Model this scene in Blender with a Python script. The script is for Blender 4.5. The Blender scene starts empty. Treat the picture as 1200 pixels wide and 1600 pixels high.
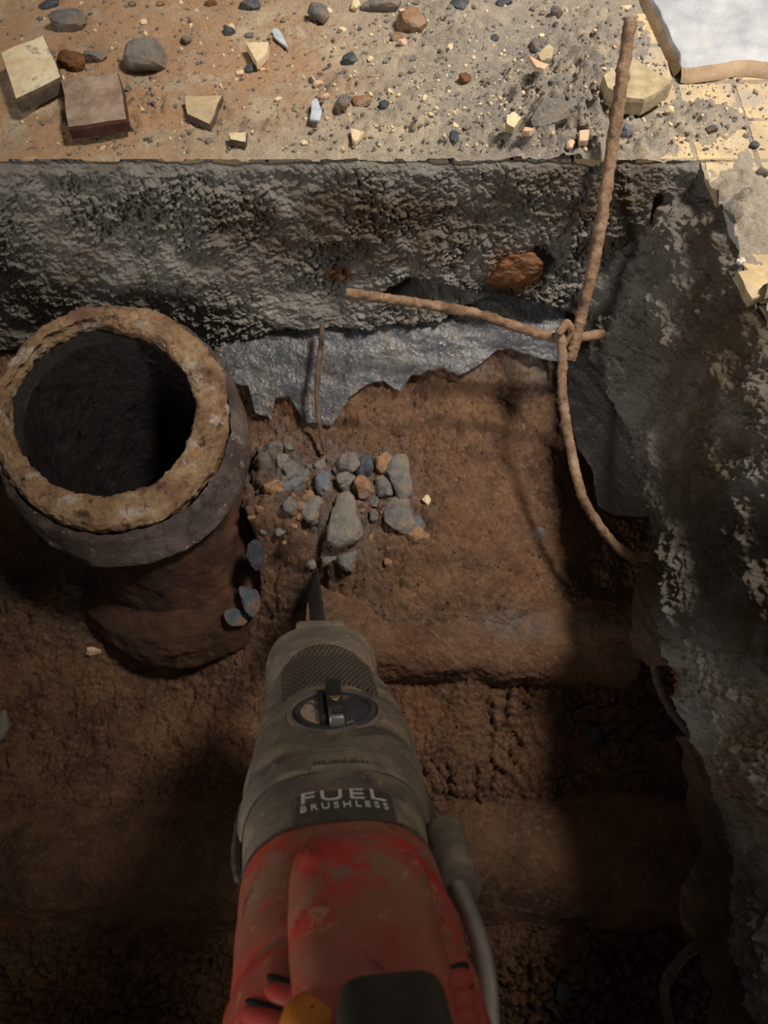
import bpy, bmesh, math, random
import numpy as np
from mathutils import Vector, Matrix

# ------------------------------------------------------------------ camera, light, exposure
SC = bpy.context.scene
COL = SC.collection
CAM_H = 0.42
PITCH = math.radians(26.0)
LENS = 26.0
FPX = LENS / 36.0 * 1600.0

cam_d = bpy.data.cameras.new('camera')
cam_d.sensor_fit = 'VERTICAL'
cam_d.sensor_height = 36.0
cam_d.sensor_width = 27.0
cam_d.lens = LENS
cam_d.clip_start = 0.01
cam_d.dof.use_dof = True
cam_d.dof.focus_distance = 0.54
cam_d.dof.aperture_fstop = 16.0
cam = bpy.data.objects.new('camera', cam_d)
COL.objects.link(cam)
cam.location = (0, 0, CAM_H)
cam.rotation_euler = (PITCH, 0, 0)
SC.camera = cam

world = bpy.data.worlds.new('world')
SC.world = world
world.use_nodes = True
bg = world.node_tree.nodes['Background']
bg.inputs['Color'].default_value = (1.0, 0.93, 0.85, 1)
bg.inputs['Strength'].default_value = 0.13


def spot_light(name, loc, target, radius, power, cone, blend, col):
    d = bpy.data.lights.new(name, 'SPOT')
    d.shadow_soft_size = radius
    d.energy = power
    d.spot_size = math.radians(cone)
    d.spot_blend = blend
    d.color = col
    o = bpy.data.objects.new(name, d)
    COL.objects.link(o)
    o.location = loc
    o.rotation_euler = (Vector(target) - Vector(loc)).to_track_quat('-Z', 'Y').to_euler()
    return o


# main lamp behind the pit, cone shaped to darken the lower left soil
spot_light('main_spot', (1.00, 0.60, 1.75), (0.34, 0.74, 0.0), 0.20, 300.0, 47, 0.9, (1.0, 0.93, 0.84))


def area_light(name, loc, target, size, power, col):
    d = bpy.data.lights.new(name, 'AREA')
    d.shape = 'RECTANGLE'
    d.size, d.size_y = size
    d.energy = power
    d.color = col
    o = bpy.data.objects.new(name, d)
    COL.objects.link(o)
    o.location = loc
    o.rotation_euler = (Vector(target) - Vector(loc)).to_track_quat('-Z', 'Y').to_euler()
    return o


# added fill light, low from the left, to brighten the right slab face
area_light('left_fill', (-1.9, -1.25, 0.78), (0.15, 0.3, -0.05), (0.6, 0.4), 24.0, (1.0, 0.965, 0.92))

SC.view_settings.view_transform = 'Standard'
SC.view_settings.look = 'None'
SC.view_settings.exposure = 0.0
SC.view_settings.gamma = 1.0
SC.view_settings.use_curve_mapping = False

# ------------------------------------------------------------------ pixel helpers
CT, ST = math.cos(PITCH), math.sin(PITCH)


def rays(u, v):
    """direction of the sight line through photograph pixel (u, v), unit depth along the optical axis"""
    u = np.asarray(u, float); v = np.asarray(v, float)
    cx = (u - 600.0) / FPX
    cy = (800.0 - v) / FPX
    return np.stack([cx, cy * CT + ST, cy * ST - CT], -1)


CAMP = np.array([0, 0, CAM_H])


def on_z(u, v, z):
    d = rays(u, v)
    t = (np.asarray(z, float) - CAM_H) / d[..., 2]
    return CAMP + d * t[..., None]


def at_depth(u, v, t):
    return CAMP + rays(u, v) * np.asarray(t, float)[..., None]


def on_plane(u, v, p, n):
    d = rays(u, v)
    n = np.asarray(n, float)
    t = ((np.asarray(p) - CAMP) @ n) / (d @ n)
    return CAMP + d * t[..., None]


def project(P):
    P = np.asarray(P, float) - CAMP
    cy = P[..., 1] * CT + P[..., 2] * ST
    dp = P[..., 1] * ST - P[..., 2] * CT
    return 600 + FPX * P[..., 0] / dp, 800 - FPX * cy / dp


# ------------------------------------------------------------------ numpy noise
_rg = np.random.RandomState(7)
_G = _rg.normal(size=(256, 3))
_G /= np.linalg.norm(_G, axis=1)[:, None]


def _hash(x, y, z, seed):
    h = (x.astype(np.int64) * 374761393 + y.astype(np.int64) * 668265263 + z.astype(np.int64) * 2246822519 + seed * 3266489917) & 0xFFFFFFFF
    h = ((h ^ (h >> 13)) * 1274126177) & 0xFFFFFFFF
    h = ((h ^ (h >> 16)) * 2654435761) & 0xFFFFFFFF
    return h ^ (h >> 15)


def perlin(P, seed=0):
    P = np.asarray(P, float)
    i = np.floor(P).astype(np.int64)
    f = P - i
    w = f * f * f * (f * (f * 6 - 15) + 10)
    out = 0
    for dx in (0, 1):
        wx = w[..., 0] if dx else 1 - w[..., 0]
        for dy in (0, 1):
            wy = w[..., 1] if dy else 1 - w[..., 1]
            for dz in (0, 1):
                wz = w[..., 2] if dz else 1 - w[..., 2]
                g = _G[_hash(i[..., 0] + dx, i[..., 1] + dy, i[..., 2] + dz, seed) & 255]
                out = out + wx * wy * wz * (g[..., 0] * (f[..., 0] - dx) + g[..., 1] * (f[..., 1] - dy) + g[..., 2] * (f[..., 2] - dz))
    return out * 1.6


def fbm(P, freq, octs=4, gain=0.5, seed=0, mode='n'):
    P = np.asarray(P, float)
    a, s, tot = 1.0, 0.0, 0.0
    for k in range(octs):
        n = perlin(P * freq + 13.7 * k, seed + k)
        if mode == 'r':
            n = 1 - 2 * np.abs(n)
        elif mode == 'b':
            n = 2 * np.abs(n) - 0.5
        s = s + a * n
        tot += a
        a *= gain
        freq *= 2.03
    return s / tot


def voro2(x, y, freq, seed=0):
    """2-D cell noise: distance to nearest and second nearest point, cell id value"""
    x = x * freq; y = y * freq
    ix = np.floor(x).astype(np.int64); iy = np.floor(y).astype(np.int64)
    f1 = np.full(x.shape, 9.0); f2 = np.full(x.shape, 9.0); cid = np.zeros(x.shape)
    zz = np.zeros_like(ix)
    for dx in (-1, 0, 1):
        for dy in (-1, 0, 1):
            h = _hash(ix + dx, iy + dy, zz, seed)
            px = ix + dx + (h & 1023) / 1023.0
            py = iy + dy + ((h >> 10) & 1023) / 1023.0
            d = np.hypot(px - x, py - y)
            near = d < f1
            f2 = np.where(near, f1, np.minimum(f2, d))
            cid = np.where(near, ((h >> 20) & 1023) / 1023.0, cid)
            f1 = np.where(near, d, f1)
    return f1, f2, cid


def sstep(a, b, x):
    t = np.clip((x - a) / (b - a), 0, 1)
    return t * t * (3 - 2 * t)


# ------------------------------------------------------------------ object helpers
def prop(o, label=None, cat=None, group=None, kind=None):
    if label: o['label'] = label
    if cat: o['category'] = cat
    if group: o['group'] = group
    if kind: o['kind'] = kind
    return o


def link(name, me, mat=None, parent=None):
    o = bpy.data.objects.new(name, me)
    COL.objects.link(o)
    if mat is not None and len(me.materials) == 0:
        me.materials.append(mat)
    if parent is not None:
        o.parent = parent
    return o


def empty(name, mtx=None):
    o = bpy.data.objects.new(name, None)
    o.empty_display_size = 0.02
    COL.objects.link(o)
    if mtx is not None:
        o.matrix_world = mtx
    return o


def mesh_np(name, V, F, smooth=True):
    """V (n,3), F (m,k) arrays of equal-sized faces"""
    V = np.asarray(V, np.float32); F = np.asarray(F, np.int32)
    me = bpy.data.meshes.new(name)
    k = F.shape[1]
    me.vertices.add(len(V)); me.vertices.foreach_set('co', V.ravel())
    me.loops.add(F.size); me.loops.foreach_set('vertex_index', F.ravel())
    me.polygons.add(len(F))
    me.polygons.foreach_set('loop_start', np.arange(0, F.size, k, dtype=np.int32))
    me.polygons.foreach_set('loop_total', np.full(len(F), k, np.int32))
    me.update(calc_edges=True)
    if smooth:
        me.polygons.foreach_set('use_smooth', np.ones(len(F), bool))
    me.validate()
    return me


def grid_faces(n, m, wrap=False, flip=False):
    j = np.arange(m if wrap else m - 1)
    i = np.arange(n - 1)
    I, J = np.meshgrid(i, j, indexing='ij')
    J2 = (J + 1) % m
    a, b, c, d = I * m + J, I * m + J2, (I + 1) * m + J2, (I + 1) * m + J
    F = np.stack([a, b, c, d] if not flip else [a, d, c, b], -1).reshape(-1, 4)
    return F


def attr(me, name, val):
    a = me.attributes.new(name, 'FLOAT', 'POINT')
    a.data.foreach_set('value', np.asarray(val, np.float32).ravel())


def mesh_py(name, verts, faces, smooth=False):
    me = bpy.data.meshes.new(name)
    me.from_pydata([tuple(map(float, p)) for p in verts], [], faces)
    me.update()
    if smooth:
        me.polygons.foreach_set('use_smooth', np.ones(len(me.polygons), bool))
    return me


def catmull(pts, n=12):
    P = np.asarray(pts, float)
    P = np.vstack([2 * P[0] - P[1], P, 2 * P[-1] - P[-2]])
    out = []
    for i in range(1, len(P) - 2):
        p0, p1, p2, p3 = P[i - 1], P[i], P[i + 1], P[i + 2]
        for t in np.linspace(0, 1, n, endpoint=False):
            out.append(0.5 * ((2 * p1) + (-p0 + p2) * t + (2 * p0 - 5 * p1 + 4 * p2 - p3) * t * t + (-p0 + 3 * p1 - 3 * p2 + p3) * t ** 3))
    out.append(P[-2])
    return np.array(out)


def tube_mesh(name, path, rad, seg=12, rough=0.0, seed=0, taper_end=True):
    P = np.asarray(path, float)
    n = len(P)
    rad = np.broadcast_to(np.asarray(rad, float), (n,)).copy()
    T = np.gradient(P, axis=0)
    T /= np.linalg.norm(T, axis=1)[:, None]
    a = np.array([0.3, 0.9, 0.1]); a -= T[0] * (a @ T[0]); a /= np.linalg.norm(a)
    V = []
    for i in range(n):
        a = a - T[i] * (a @ T[i]); a /= np.linalg.norm(a)
        b = np.cross(T[i], a)
        th = np.arange(seg) / seg * 2 * math.pi
        V.append(P[i] + rad[i] * (np.cos(th)[:, None] * a + np.sin(th)[:, None] * b))
    V = np.array(V)
    if rough:
        D = V - P[:, None]
        k = 1 + rough * fbm(V.reshape(-1, 3), 180, 3, 0.6, seed).reshape(n, seg) * 1.6
        V = P[:, None] + D * k[..., None]
    F = grid_faces(n, seg, wrap=True)
    V = np.vstack([V.reshape(-1, 3), P[:1], P[-1:]])
    i0, i1 = n * seg, n * seg + 1
    caps = []
    for j in range(seg):
        j2 = (j + 1) % seg
        caps.append((i0, j2, j, j)); caps.append((i1, (n - 1) * seg + j, (n - 1) * seg + j2, (n - 1) * seg + j2))
    me = bpy.data.meshes.new(name)
    faces = [tuple(f) for f in F.tolist()] + [c[:3] for c in caps]
    me.from_pydata(V.tolist(), [], faces)
    me.update()
    me.polygons.foreach_set('use_smooth', np.ones(len(me.polygons), bool))
    return me


# ------------------------------------------------------------------ materials
def lin(h):
    h = h.lstrip('#')
    r = [int(h[i:i + 2], 16) / 255 for i in (0, 2, 4)]
    return tuple(c / 12.92 if c <= 0.04045 else ((c + 0.055) / 1.055) ** 2.4 for c in r) + (1,)


class NT:
    def __init__(self, name):
        self.m = bpy.data.materials.new(name)
        self.m.use_nodes = True
        self.t = self.m.node_tree
        self.b = self.t.nodes['Principled BSDF']
        self.out = self.t.nodes['Material Output']
        self._co = None

    def n(self, typ, **kw):
        x = self.t.nodes.new(typ)
        for k, v in kw.items():
            setattr(x, k, v)
        return x

    def l(self, a, b):
        self.t.links.new(a, b)

    @property
    def co(self):
        if self._co is None:
            self._co = self.n('ShaderNodeTexCoord').outputs['Object']
        return self._co

    def noise(self, scale, detail=6, rough=0.6, dist=0.0, stretch=None):
        x = self.n('ShaderNodeTexNoise')
        x.inputs['Scale'].default_value = scale
        x.inputs['Detail'].default_value = detail
        x.inputs['Roughness'].default_value = rough
        x.inputs['Distortion'].default_value = dist
        co = self.co
        if stretch:
            mp = self.n('ShaderNodeMapping')
            mp.inputs['Scale'].default_value = stretch
            self.l(co, mp.inputs['Vector'])
            co = mp.outputs['Vector']
        self.l(co, x.inputs['Vector'])
        return x.outputs['Fac']

    def ramp(self, fac, stops):
        r = self.n('ShaderNodeValToRGB')
        e = r.color_ramp.elements
        while len(e) < len(stops):
            e.new(0.5)
        for k, (p, c) in enumerate(stops):
            e[k].position = p
            e[k].color = c if len(c) == 4 else tuple(c) + (1,)
        self.l(fac, r.inputs['Fac'])
        return r.outputs['Color']

    def mask(self, fac, lo, hi):
        r = self.n('ShaderNodeMapRange')
        r.inputs['From Min'].default_value = lo
        r.inputs['From Max'].default_value = hi
        self.l(fac, r.inputs['Value'])
        return r.outputs['Result']

    def mix(self, fac, a, b):
        x = self.n('ShaderNodeMix', data_type='RGBA')
        if isinstance(fac, (int, float)):
            x.inputs['Factor'].default_value = fac
        else:
            self.l(fac, x.inputs['Factor'])
        for s, v in ((x.inputs[6], a), (x.inputs[7], b)):
            if isinstance(v, tuple):
                s.default_value = v
            else:
                self.l(v, s)
        return x.outputs[2]

    def math(self, op, a, b=None):
        x = self.n('ShaderNodeMath', operation=op)
        for s, v in zip(x.inputs, (a, b)):
            if v is None:
                continue
            if isinstance(v, (int, float)):
                s.default_value = v
            else:
                self.l(v, s)
        return x.outputs[0]

    def attr(self, name):
        return self.n('ShaderNodeAttribute', attribute_name=name).outputs['Fac']

    def bump(self, specs):
        """specs: list of (height socket, distance in metres)"""
        prev = None
        for h, d in specs:
            x = self.n('ShaderNodeBump')
            x.inputs['Strength'].default_value = 1.0
            x.inputs['Distance'].default_value = d
            self.l(h, x.inputs['Height'])
            if prev is not None:
                self.l(prev, x.inputs['Normal'])
            prev = x.outputs['Normal']
        self.l(prev, self.b.inputs['Normal'])

    def done(self, col=None, rough=None, metal=None, spec=None):
        for key, v in (('Base Color', col), ('Roughness', rough), ('Metallic', metal), ('Specular IOR Level', spec)):
            if v is None:
                continue
            if isinstance(v, (int, float, tuple)):
                self.b.inputs[key].default_value = v
            else:
                self.l(v, self.b.inputs[key])
        return self.m


def simple_mat(name, cols, scale=60, bump=0.0006, bscale=250, rough=0.85, spec=0.3, dust=None, dust_at=(0.5, 0.7), dscale=40, metal=0.0):
    t = NT(name)
    f = t.noise(scale, 8, 0.65)
    k = len(cols)
    c = t.ramp(f, [(0.3 + 0.4 * i / max(1, k - 1), lin(h)) for i, h in enumerate(cols)])
    if dust:
        c = t.mix(t.mask(t.noise(dscale, 8, 0.7), *dust_at), c, lin(dust))
    if bump:
        t.bump([(t.noise(bscale, 6, 0.7), bump)])
    return t.done(c, rough, metal, spec)


def mat_soil():
    t = NT('soil')
    c = t.ramp(t.noise(22, 10, 0.68, 0.3), [(0.28, lin('3d2a1f')), (0.44, lin('664935')), (0.58, lin('7f5c41')), (0.75, lin('9a7452'))])
    c = t.mix(t.mask(t.noise(160, 6, 0.7), 0.5, 0.72), c, lin('8f7057'))
    c = t.mix(t.mask(t.noise(9, 4, 0.6), 0.57, 0.76), c, lin('7d4c2c'))
    gre = t.ramp(t.noise(70, 8, 0.7), [(0.35, lin('4c4a48')), (0.5, lin('77736d')), (0.66, lin('8d8378'))])
    g = t.math('MULTIPLY', t.attr('grey'), t.mask(t.noise(48, 6, 0.65), 0.34, 0.56))
    c = t.mix(g, c, gre)
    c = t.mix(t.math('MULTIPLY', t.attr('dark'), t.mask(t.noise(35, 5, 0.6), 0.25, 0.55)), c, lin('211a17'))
    t.bump([(t.noise(110, 8, 0.72), 0.0055), (t.noise(480, 4, 0.7), 0.002)])
    r = t.mask(t.noise(240, 3, 0.5), 0.3, 0.75)
    r = t.ramp(r, [(0.0, (0.42,) * 3), (1.0, (0.95,) * 3)])
    return t.done(c, r, 0.0, 0.35)


def mat_concrete():
    t = NT('rough_concrete')
    c = t.ramp(t.noise(30, 10, 0.7, 0.2), [(0.28, lin('625d58')), (0.46, lin('8a847c')), (0.6, lin('9d978e')), (0.78, lin('b3aa9d'))])
    c = t.mix(t.mask(t.noise(12, 5, 0.6), 0.52, 0.72), c, lin('736553'))
    c = t.mix(t.mask(t.noise(300, 4, 0.7), 0.6, 0.78), c, lin('a89f92'))
    c = t.mix(t.math('MULTIPLY', t.attr('brown'), t.mask(t.noise(26, 7, 0.7), 0.28, 0.58)), c, lin('5f4d39'))
    c = t.mix(t.math('MULTIPLY', t.attr('rust'), t.mask(t.noise(60, 5, 0.6), 0.25, 0.45)), c, lin('7a4a26'))
    t.bump([(t.noise(150, 8, 0.75), 0.005), (t.noise(520, 4, 0.7), 0.0018)])
    r = t.ramp(t.noise(200, 3, 0.5), [(0.3, (0.55,) * 3), (0.7, (0.95,) * 3)])
    return t.done(c, r, 0.0, 0.3)


def mat_tile(name, base):
    t = NT(name)
    info = t.n('ShaderNodeNewGeometry').outputs['Position']
    t._co = info
    c = t.ramp(t.noise(70, 8, 0.65), [(0.3, lin(base[0])), (0.5, lin(base[1])), (0.72, lin(base[2]))])
    c = t.mix(t.mask(t.noise(16, 9, 0.68), 0.42, 0.62), c, lin('9c9081'))
    c = t.mix(t.mask(t.noise(240, 5, 0.7), 0.6, 0.74), c, lin('7c6f61'))
    t.bump([(t.noise(220, 6, 0.7), 0.0012)])
    return t.done(c, 0.75, 0.0, 0.35)


def mat_dust():
    t = NT('floor_dust')
    c = t.ramp(t.noise(38, 10, 0.7), [(0.28, lin('8d806e')), (0.5, lin('ab9d89')), (0.72, lin('bfb19c'))])
    c = t.mix(t.math('MULTIPLY', t.attr('orange'), t.mask(t.noise(30, 7, 0.65), 0.28, 0.52)), c, lin('ad8a69'))
    c = t.mix(t.math('MULTIPLY', t.attr('grey'), t.mask(t.noise(55, 7, 0.7), 0.32, 0.55)), c, lin('8a837b'))
    c = t.mix(t.mask(t.noise(14, 6, 0.65), 0.54, 0.68), c, lin('bfae94'))
    c = t.mix(t.mask(t.noise(11, 6, 0.7, 0.5), 0.56, 0.70), c, lin('87796a'))
    c = t.mix(t.mask(t.noise(260, 5, 0.75), 0.60, 0.72), c, lin('cbbba2'))
    c = t.mix(t.mask(t.noise(190, 6, 0.75), 0.64, 0.76), c, lin('5e5650'))
    t.bump([(t.noise(150, 6, 0.7), 0.0026), (t.noise(600, 3, 0.7), 0.0009)])
    return t.done(c, 0.9, 0.0, 0.2)


def mat_rust(name, stops, wet=(0.4, 0.9), bump=0.004, extra=None, scale=34):
    t = NT(name)
    c = t.ramp(t.noise(scale, 9, 0.68, 0.4), [(p, lin(h)) for p, h in stops])
    for h, sc, lo, hi in (extra or []):
        c = t.mix(t.mask(t.noise(sc, 7, 0.65), lo, hi), c, lin(h))
    t.bump([(t.noise(70, 8, 0.75), bump * 1.3), (t.noise(380, 5, 0.72), 0.002)])
    r = t.ramp(t.noise(90, 4, 0.6), [(0.3, (wet[0],) * 3), (0.65, (wet[1],) * 3)])
    return t.done(c, r, 0.0, 0.45)


def mat_plastic(name, tint, dirt, alpha=(0.35, 0.8), dlo=0.45, dhi=0.68, gloss=True):
    t = NT(name)
    d = t.mask(t.noise(45, 8, 0.7), dlo, dhi)
    sp = t.mask(t.noise(420, 4, 0.6), 0.62, 0.7)
    c = t.mix(d, lin(tint), lin(dirt))
    c = t.mix(sp, c, lin('b8b6b2')) if gloss else c
    a = t.n('ShaderNodeMapRange')
    a.inputs['To Min'].default_value = alpha[0]
    a.inputs['To Max'].default_value = alpha[1]
    t.l(d, a.inputs['Value'])
    t.l(a.outputs['Result'], t.b.inputs['Alpha'])
    t.bump([(t.noise(60, 6, 0.6), 0.003), (t.noise(260, 4, 0.6), 0.0016)])
    r = t.ramp(d, [(0, (0.12 if gloss else 0.5,) * 3), (1, (0.5 if gloss else 0.8,) * 3)])
    return t.done(c, r, 0.0, 0.9 if gloss else 0.25)


M = {}
M['soil'] = mat_soil()
M['concrete'] = mat_concrete()
M['dust'] = mat_dust()
M['tile_tan'] = mat_tile('tile_tan', ('a08a66', 'bda57c', 'cbb78f'))
M['tile_orange'] = mat_tile('tile_orange', ('8a5535', 'a66d45', 'b47d55'))
M['tile_yellow'] = mat_tile('tile_yellow', ('a08960', 'b69d72', 'c4ae84'))
M['tile_grey'] = mat_tile('tile_grey', ('8b8072', 'a0937f', 'b0a28c'))
M['rim'] = mat_rust('rust_rim', [(0.28, '5c4030'), (0.42, '87664a'), (0.56, 'a58662'), (0.72, 'bfa483')], (0.3, 0.8), 0.003,
                    [('b9aea0', 32, 0.56, 0.64), ('4a2c1c', 75, 0.54, 0.66), ('8d7f70', 120, 0.58, 0.68), ('c07d32', 22, 0.66, 0.72), ('d3c3a4', 210, 0.64, 0.72)])
M['hub'] = mat_rust('rust_hub', [(0.25, '2c211d'), (0.45, '54463f'), (0.6, '6f6058'), (0.75, '8b7565')], (0.25, 0.75), 0.004,
                    [('6b4a36', 25, 0.55, 0.66), ('241b18', 50, 0.54, 0.66), ('96877a', 60, 0.60, 0.68), ('c2b9ae', 170, 0.66, 0.72)])
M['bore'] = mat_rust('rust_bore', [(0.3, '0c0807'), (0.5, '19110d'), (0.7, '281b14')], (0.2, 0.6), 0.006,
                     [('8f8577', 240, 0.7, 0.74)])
M['pipe_body'] = mat_rust('rust_body', [(0.25, '2a1a12'), (0.45, '4a2f1f'), (0.6, '63412a'), (0.75, '7d573a')], (0.4, 0.9), 0.005,
                          [('86725c', 40, 0.64, 0.76), ('1f1511', 30, 0.6, 0.72)])
M['wire'] = mat_rust('rust_wire', [(0.25, '503a2c'), (0.42, '7d6049'), (0.56, '9a7b5e'), (0.72, 'b09880')], (0.5, 0.9), 0.0016,
                     [('c9bba8', 120, 0.66, 0.72), ('4a3324', 26, 0.55, 0.7)], 60)
M['wire_dark'] = mat_rust('rust_wire_dark', [(0.3, '3d2e24'), (0.5, '5c4838'), (0.7, '79644f')], (0.6, 0.95), 0.0012, [], 60)
M['plastic'] = mat_plastic('clear_plastic', '55585d', '6a5f55', (0.5, 0.9))
M['plastic_dark'] = mat_plastic('clear_plastic_dark', '5c5b5a', '57493d', (0.5, 0.9))
M['plastic_brown'] = mat_plastic('dirty_plastic', '4a3828', '3d2d20', (0.85, 1.0), 0.35, 0.6, False)
M['stone_grey'] = simple_mat('stone_grey', ['4d4b49', '6d6b68', '87837d'], 60, 0.003, 260, 0.8, dust='85705a', dust_at=(0.48, 0.62), dscale=80)
M['stone_blue'] = simple_mat('stone_blue', ['43474f', '62676f', '7c8088'], 60, 0.002, 300, 0.6, 0.5, dust='75614c', dust_at=(0.5, 0.64), dscale=90)
M['stone_dark'] = simple_mat('stone_dark', ['1f2226', '3a3e44', '55585c'], 70, 0.0012, 300, 0.55, 0.5, dust='6d5f50', dust_at=(0.62, 0.75))
M['stone_brown'] = simple_mat('stone_brown', ['5f4532', '8a6a4e', 'a48567'], 60, 0.0015, 300, 0.9, dust='7d7468', dust_at=(0.5, 0.7))
M['mortar'] = simple_mat('mortar', ['66605a', '857f77', '9c948a'], 70, 0.005, 220, 0.92, dust='8f7c66', dust_at=(0.5, 0.66), dscale=80)
M['chip_cream'] = simple_mat('chip_cream', ['b8a07a', 'd0bc96', 'dccfb2'], 90, 0.0008, 400, 0.7, dust='8d7e6c', dust_at=(0.55, 0.7), dscale=90)
M['chip_pink'] = simple_mat('chip_pink', ['b08a6c', 'c9a689', 'd8bda4'], 90, 0.0008, 400, 0.8)
M['chip_white'] = simple_mat('chip_white', ['a6a29c', 'c2beb8', 'd4d2ce'], 90, 0.0006, 400, 0.6)
M['chip_blue'] = simple_mat('chip_blue', ['8d95a0', 'a9b0ba', 'bcc2c9'], 90, 0.0003, 400, 0.4, 0.5)
M['orange_clay'] = simple_mat('orange_clay', ['4a2c16', '6b4324', '835836'], 70, 0.0015, 300, 0.6, 0.4, dust='b59a76', dust_at=(0.66, 0.74), dscale=260)
M['black_shard'] = simple_mat('black_shard', ['16181c', '2a2f37', '40474f'], 60, 0.003, 200, 0.3, 0.6, dust='5a3f2a', dust_at=(0.52, 0.66), dscale=60)
M['blue_shard'] = simple_mat('blue_shard', ['33383e', '4b5258', '666c70'], 60, 0.003, 200, 0.3, 0.6, dust='7a5436', dust_at=(0.5, 0.62), dscale=50)

# ------------------------------------------------------------------ the cut slab: floor, tiles, rough concrete faces
SLAB = 0.15
Y_EDGE = 0.5265          # far edge of the pit at floor level
LEAN = 0.307             # the faces lean into the pit towards their foot


def edge_curve(px, z, extra_lo=None, extra_hi=None):
    """polyline of photograph pixels on the horizontal plane z -> points sorted by y"""
    P = on_z([p[0] for p in px], [p[1] for p in px], np.full(len(px), z))
    if extra_lo is not None: P = np.vstack([P, extra_lo])
    if extra_hi is not None: P = np.vstack([P, extra_hi])
    return P[np.argsort(P[:, 1])]


right_top = edge_curve([(1094, 268), (1104, 295), (1125, 340), (1150, 400), (1165, 440), (1185, 490), (1202, 515)], 0.0,
                       [(0.287, 0.2, 0), (0.285, -0.40, 0)], [(0.26, 0.56, 0)])
right_bot = edge_curve([(912, 502), (945, 570), (998, 680), (1012, 750), (1030, 830), (1024, 885), (1034, 960), (1062, 1060), (1066, 1105),
                        (1100, 1180), (1148, 1290), (1162, 1400), (1164, 1470), (1190, 1530), (1216, 1620)], -SLAB,
                       [(0.25, -0.40, -SLAB)], [(0.20, 0.52, -SLAB)])


def edge_x(y):
    return np.interp(y, right_top[:, 1], right_top[:, 0])


def slab_face(name, top, bot, nrm, ds, nt, seed, label, notch=None, under=0.10, flip=False, stains=()):
    """rough broken face between a top and a bottom curve (arrays n x 3), displaced along nrm, with the slab's underside"""
    n = len(top)
    nrm = np.asarray(nrm, float); nrm /= np.linalg.norm(nrm)
    t = np.linspace(0, 1, nt)
    base = top[:, None] * (1 - t)[None, :, None] + bot[:, None] * t[None, :, None]
    Q = base.reshape(-1, 3)
    big = fbm(Q, 11, 3, 0.5, seed)
    mid = fbm(Q, 38, 4, 0.55, seed + 20)
    fine = fbm(Q * np.array([1, 1, 1.3]), 120, 4, 0.62, seed + 40, 'b')
    rid = fbm(Q * np.array([0.7, 0.7, 1.6]), 55, 4, 0.6, seed + 60, 'r')
    lump = np.maximum(0, fbm(Q, 26, 3, 0.5, seed + 80)) ** 1.3
    gr = fbm(Q, 300, 2, 0.6, seed + 95)
    patch = 0.45 + 0.75 * sstep(-0.3, 0.3, fbm(Q, 16, 3, 0.5, seed + 97))
    fine = fine * patch; rid = rid * patch; gr = gr * patch
    amp = 1.25 if name == 'wall_right' else 1.0
    D = 0.012 * big + amp * 0.0060 * mid + 0.0060 * fine + amp * 0.0035 * rid + amp * 0.009 * lump + 0.0022 * gr
    tt = np.broadcast_to(t[None], (n, nt)).reshape(-1)
    D *= 0.55 + 0.45 * sstep(0.0, 0.10, tt)
    D -= 0.004 * (1 - sstep(0.0, 0.05, tt))
    U, Vv = project(Q)
    if notch is not None:
        D = D + notch(U, Vv, Q)
    V = Q + nrm * D[:, None]
    jag = fbm(np.stack([Q[:, 0], Q[:, 1], Q[:, 0] * 0], -1), 40, 4, 0.6, seed + 5)
    V[:, 2] += 0.006 * jag * sstep(0.7, 1.0, tt)
    V = V.reshape(n, nt, 3)
    # the underside runs back beneath the slab
    nu = 14
    last = V[:, -1]
    hor = -np.array([nrm[0], nrm[1], 0]); hor /= np.linalg.norm(hor)
    un = []
    for k in range(1, nu + 1):
        a = k / nu
        p = last + hor * (under * a) + np.array([0, 0, 0.004 * math.sin(a * 3)])
        p = p + 0.006 * fbm(p, 35, 3, 0.5, seed + 9)[:, None] * np.array([0, 0, 1]) * min(1, a * 3)
        un.append(p)
    V = np.concatenate([V, np.array(un).transpose(1, 0, 2)], 1)
    F = grid_faces(n, nt + nu, flip=flip)
    me = mesh_np(name, V.reshape(-1, 3), F)
    ru = np.zeros((n, nt + nu)); br = np.zeros((n, nt + nu))
    UU, VV = U.reshape(n, nt), Vv.reshape(n, nt)
    for (kind, u, v, ru_, rv_) in stains:
        w = np.exp(-(((UU - u) / ru_) ** 2 + ((VV - v) / rv_) ** 2) ** 2)
        if kind == 'rust': ru[:, :nt] = np.maximum(ru[:, :nt], w)
        else: br[:, :nt] = np.maximum(br[:, :nt], w)
    attr(me, 'rust', ru); attr(me, 'brown', br)
    o = link(name, me, M['concrete'])
    prop(o, label, None, None, 'structure')
    return o


# far face
us = np.linspace(-330, 1120, 900)
vb = np.interp(us, [-330, 0, 100, 250, 370, 400, 450, 500, 560, 610, 690, 722, 760, 830, 870, 905, 930, 1000, 1130],
               [548, 548, 535, 528, 534, 523, 513, 508, 511, 508, 505, 486, 463, 469, 489, 503, 497, 484, 470])
pl_p, pl_n = np.array([0, Y_EDGE, 0]), np.array([0, -1.0, LEAN])
topb = on_plane(us, np.full_like(us, 247.0), pl_p, pl_n)
topb[:, 2] = np.minimum(topb[:, 2], 0.0) * 0
topb[:, 1] = Y_EDGE
botb = on_plane(us, vb, pl_p, pl_n)


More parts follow.
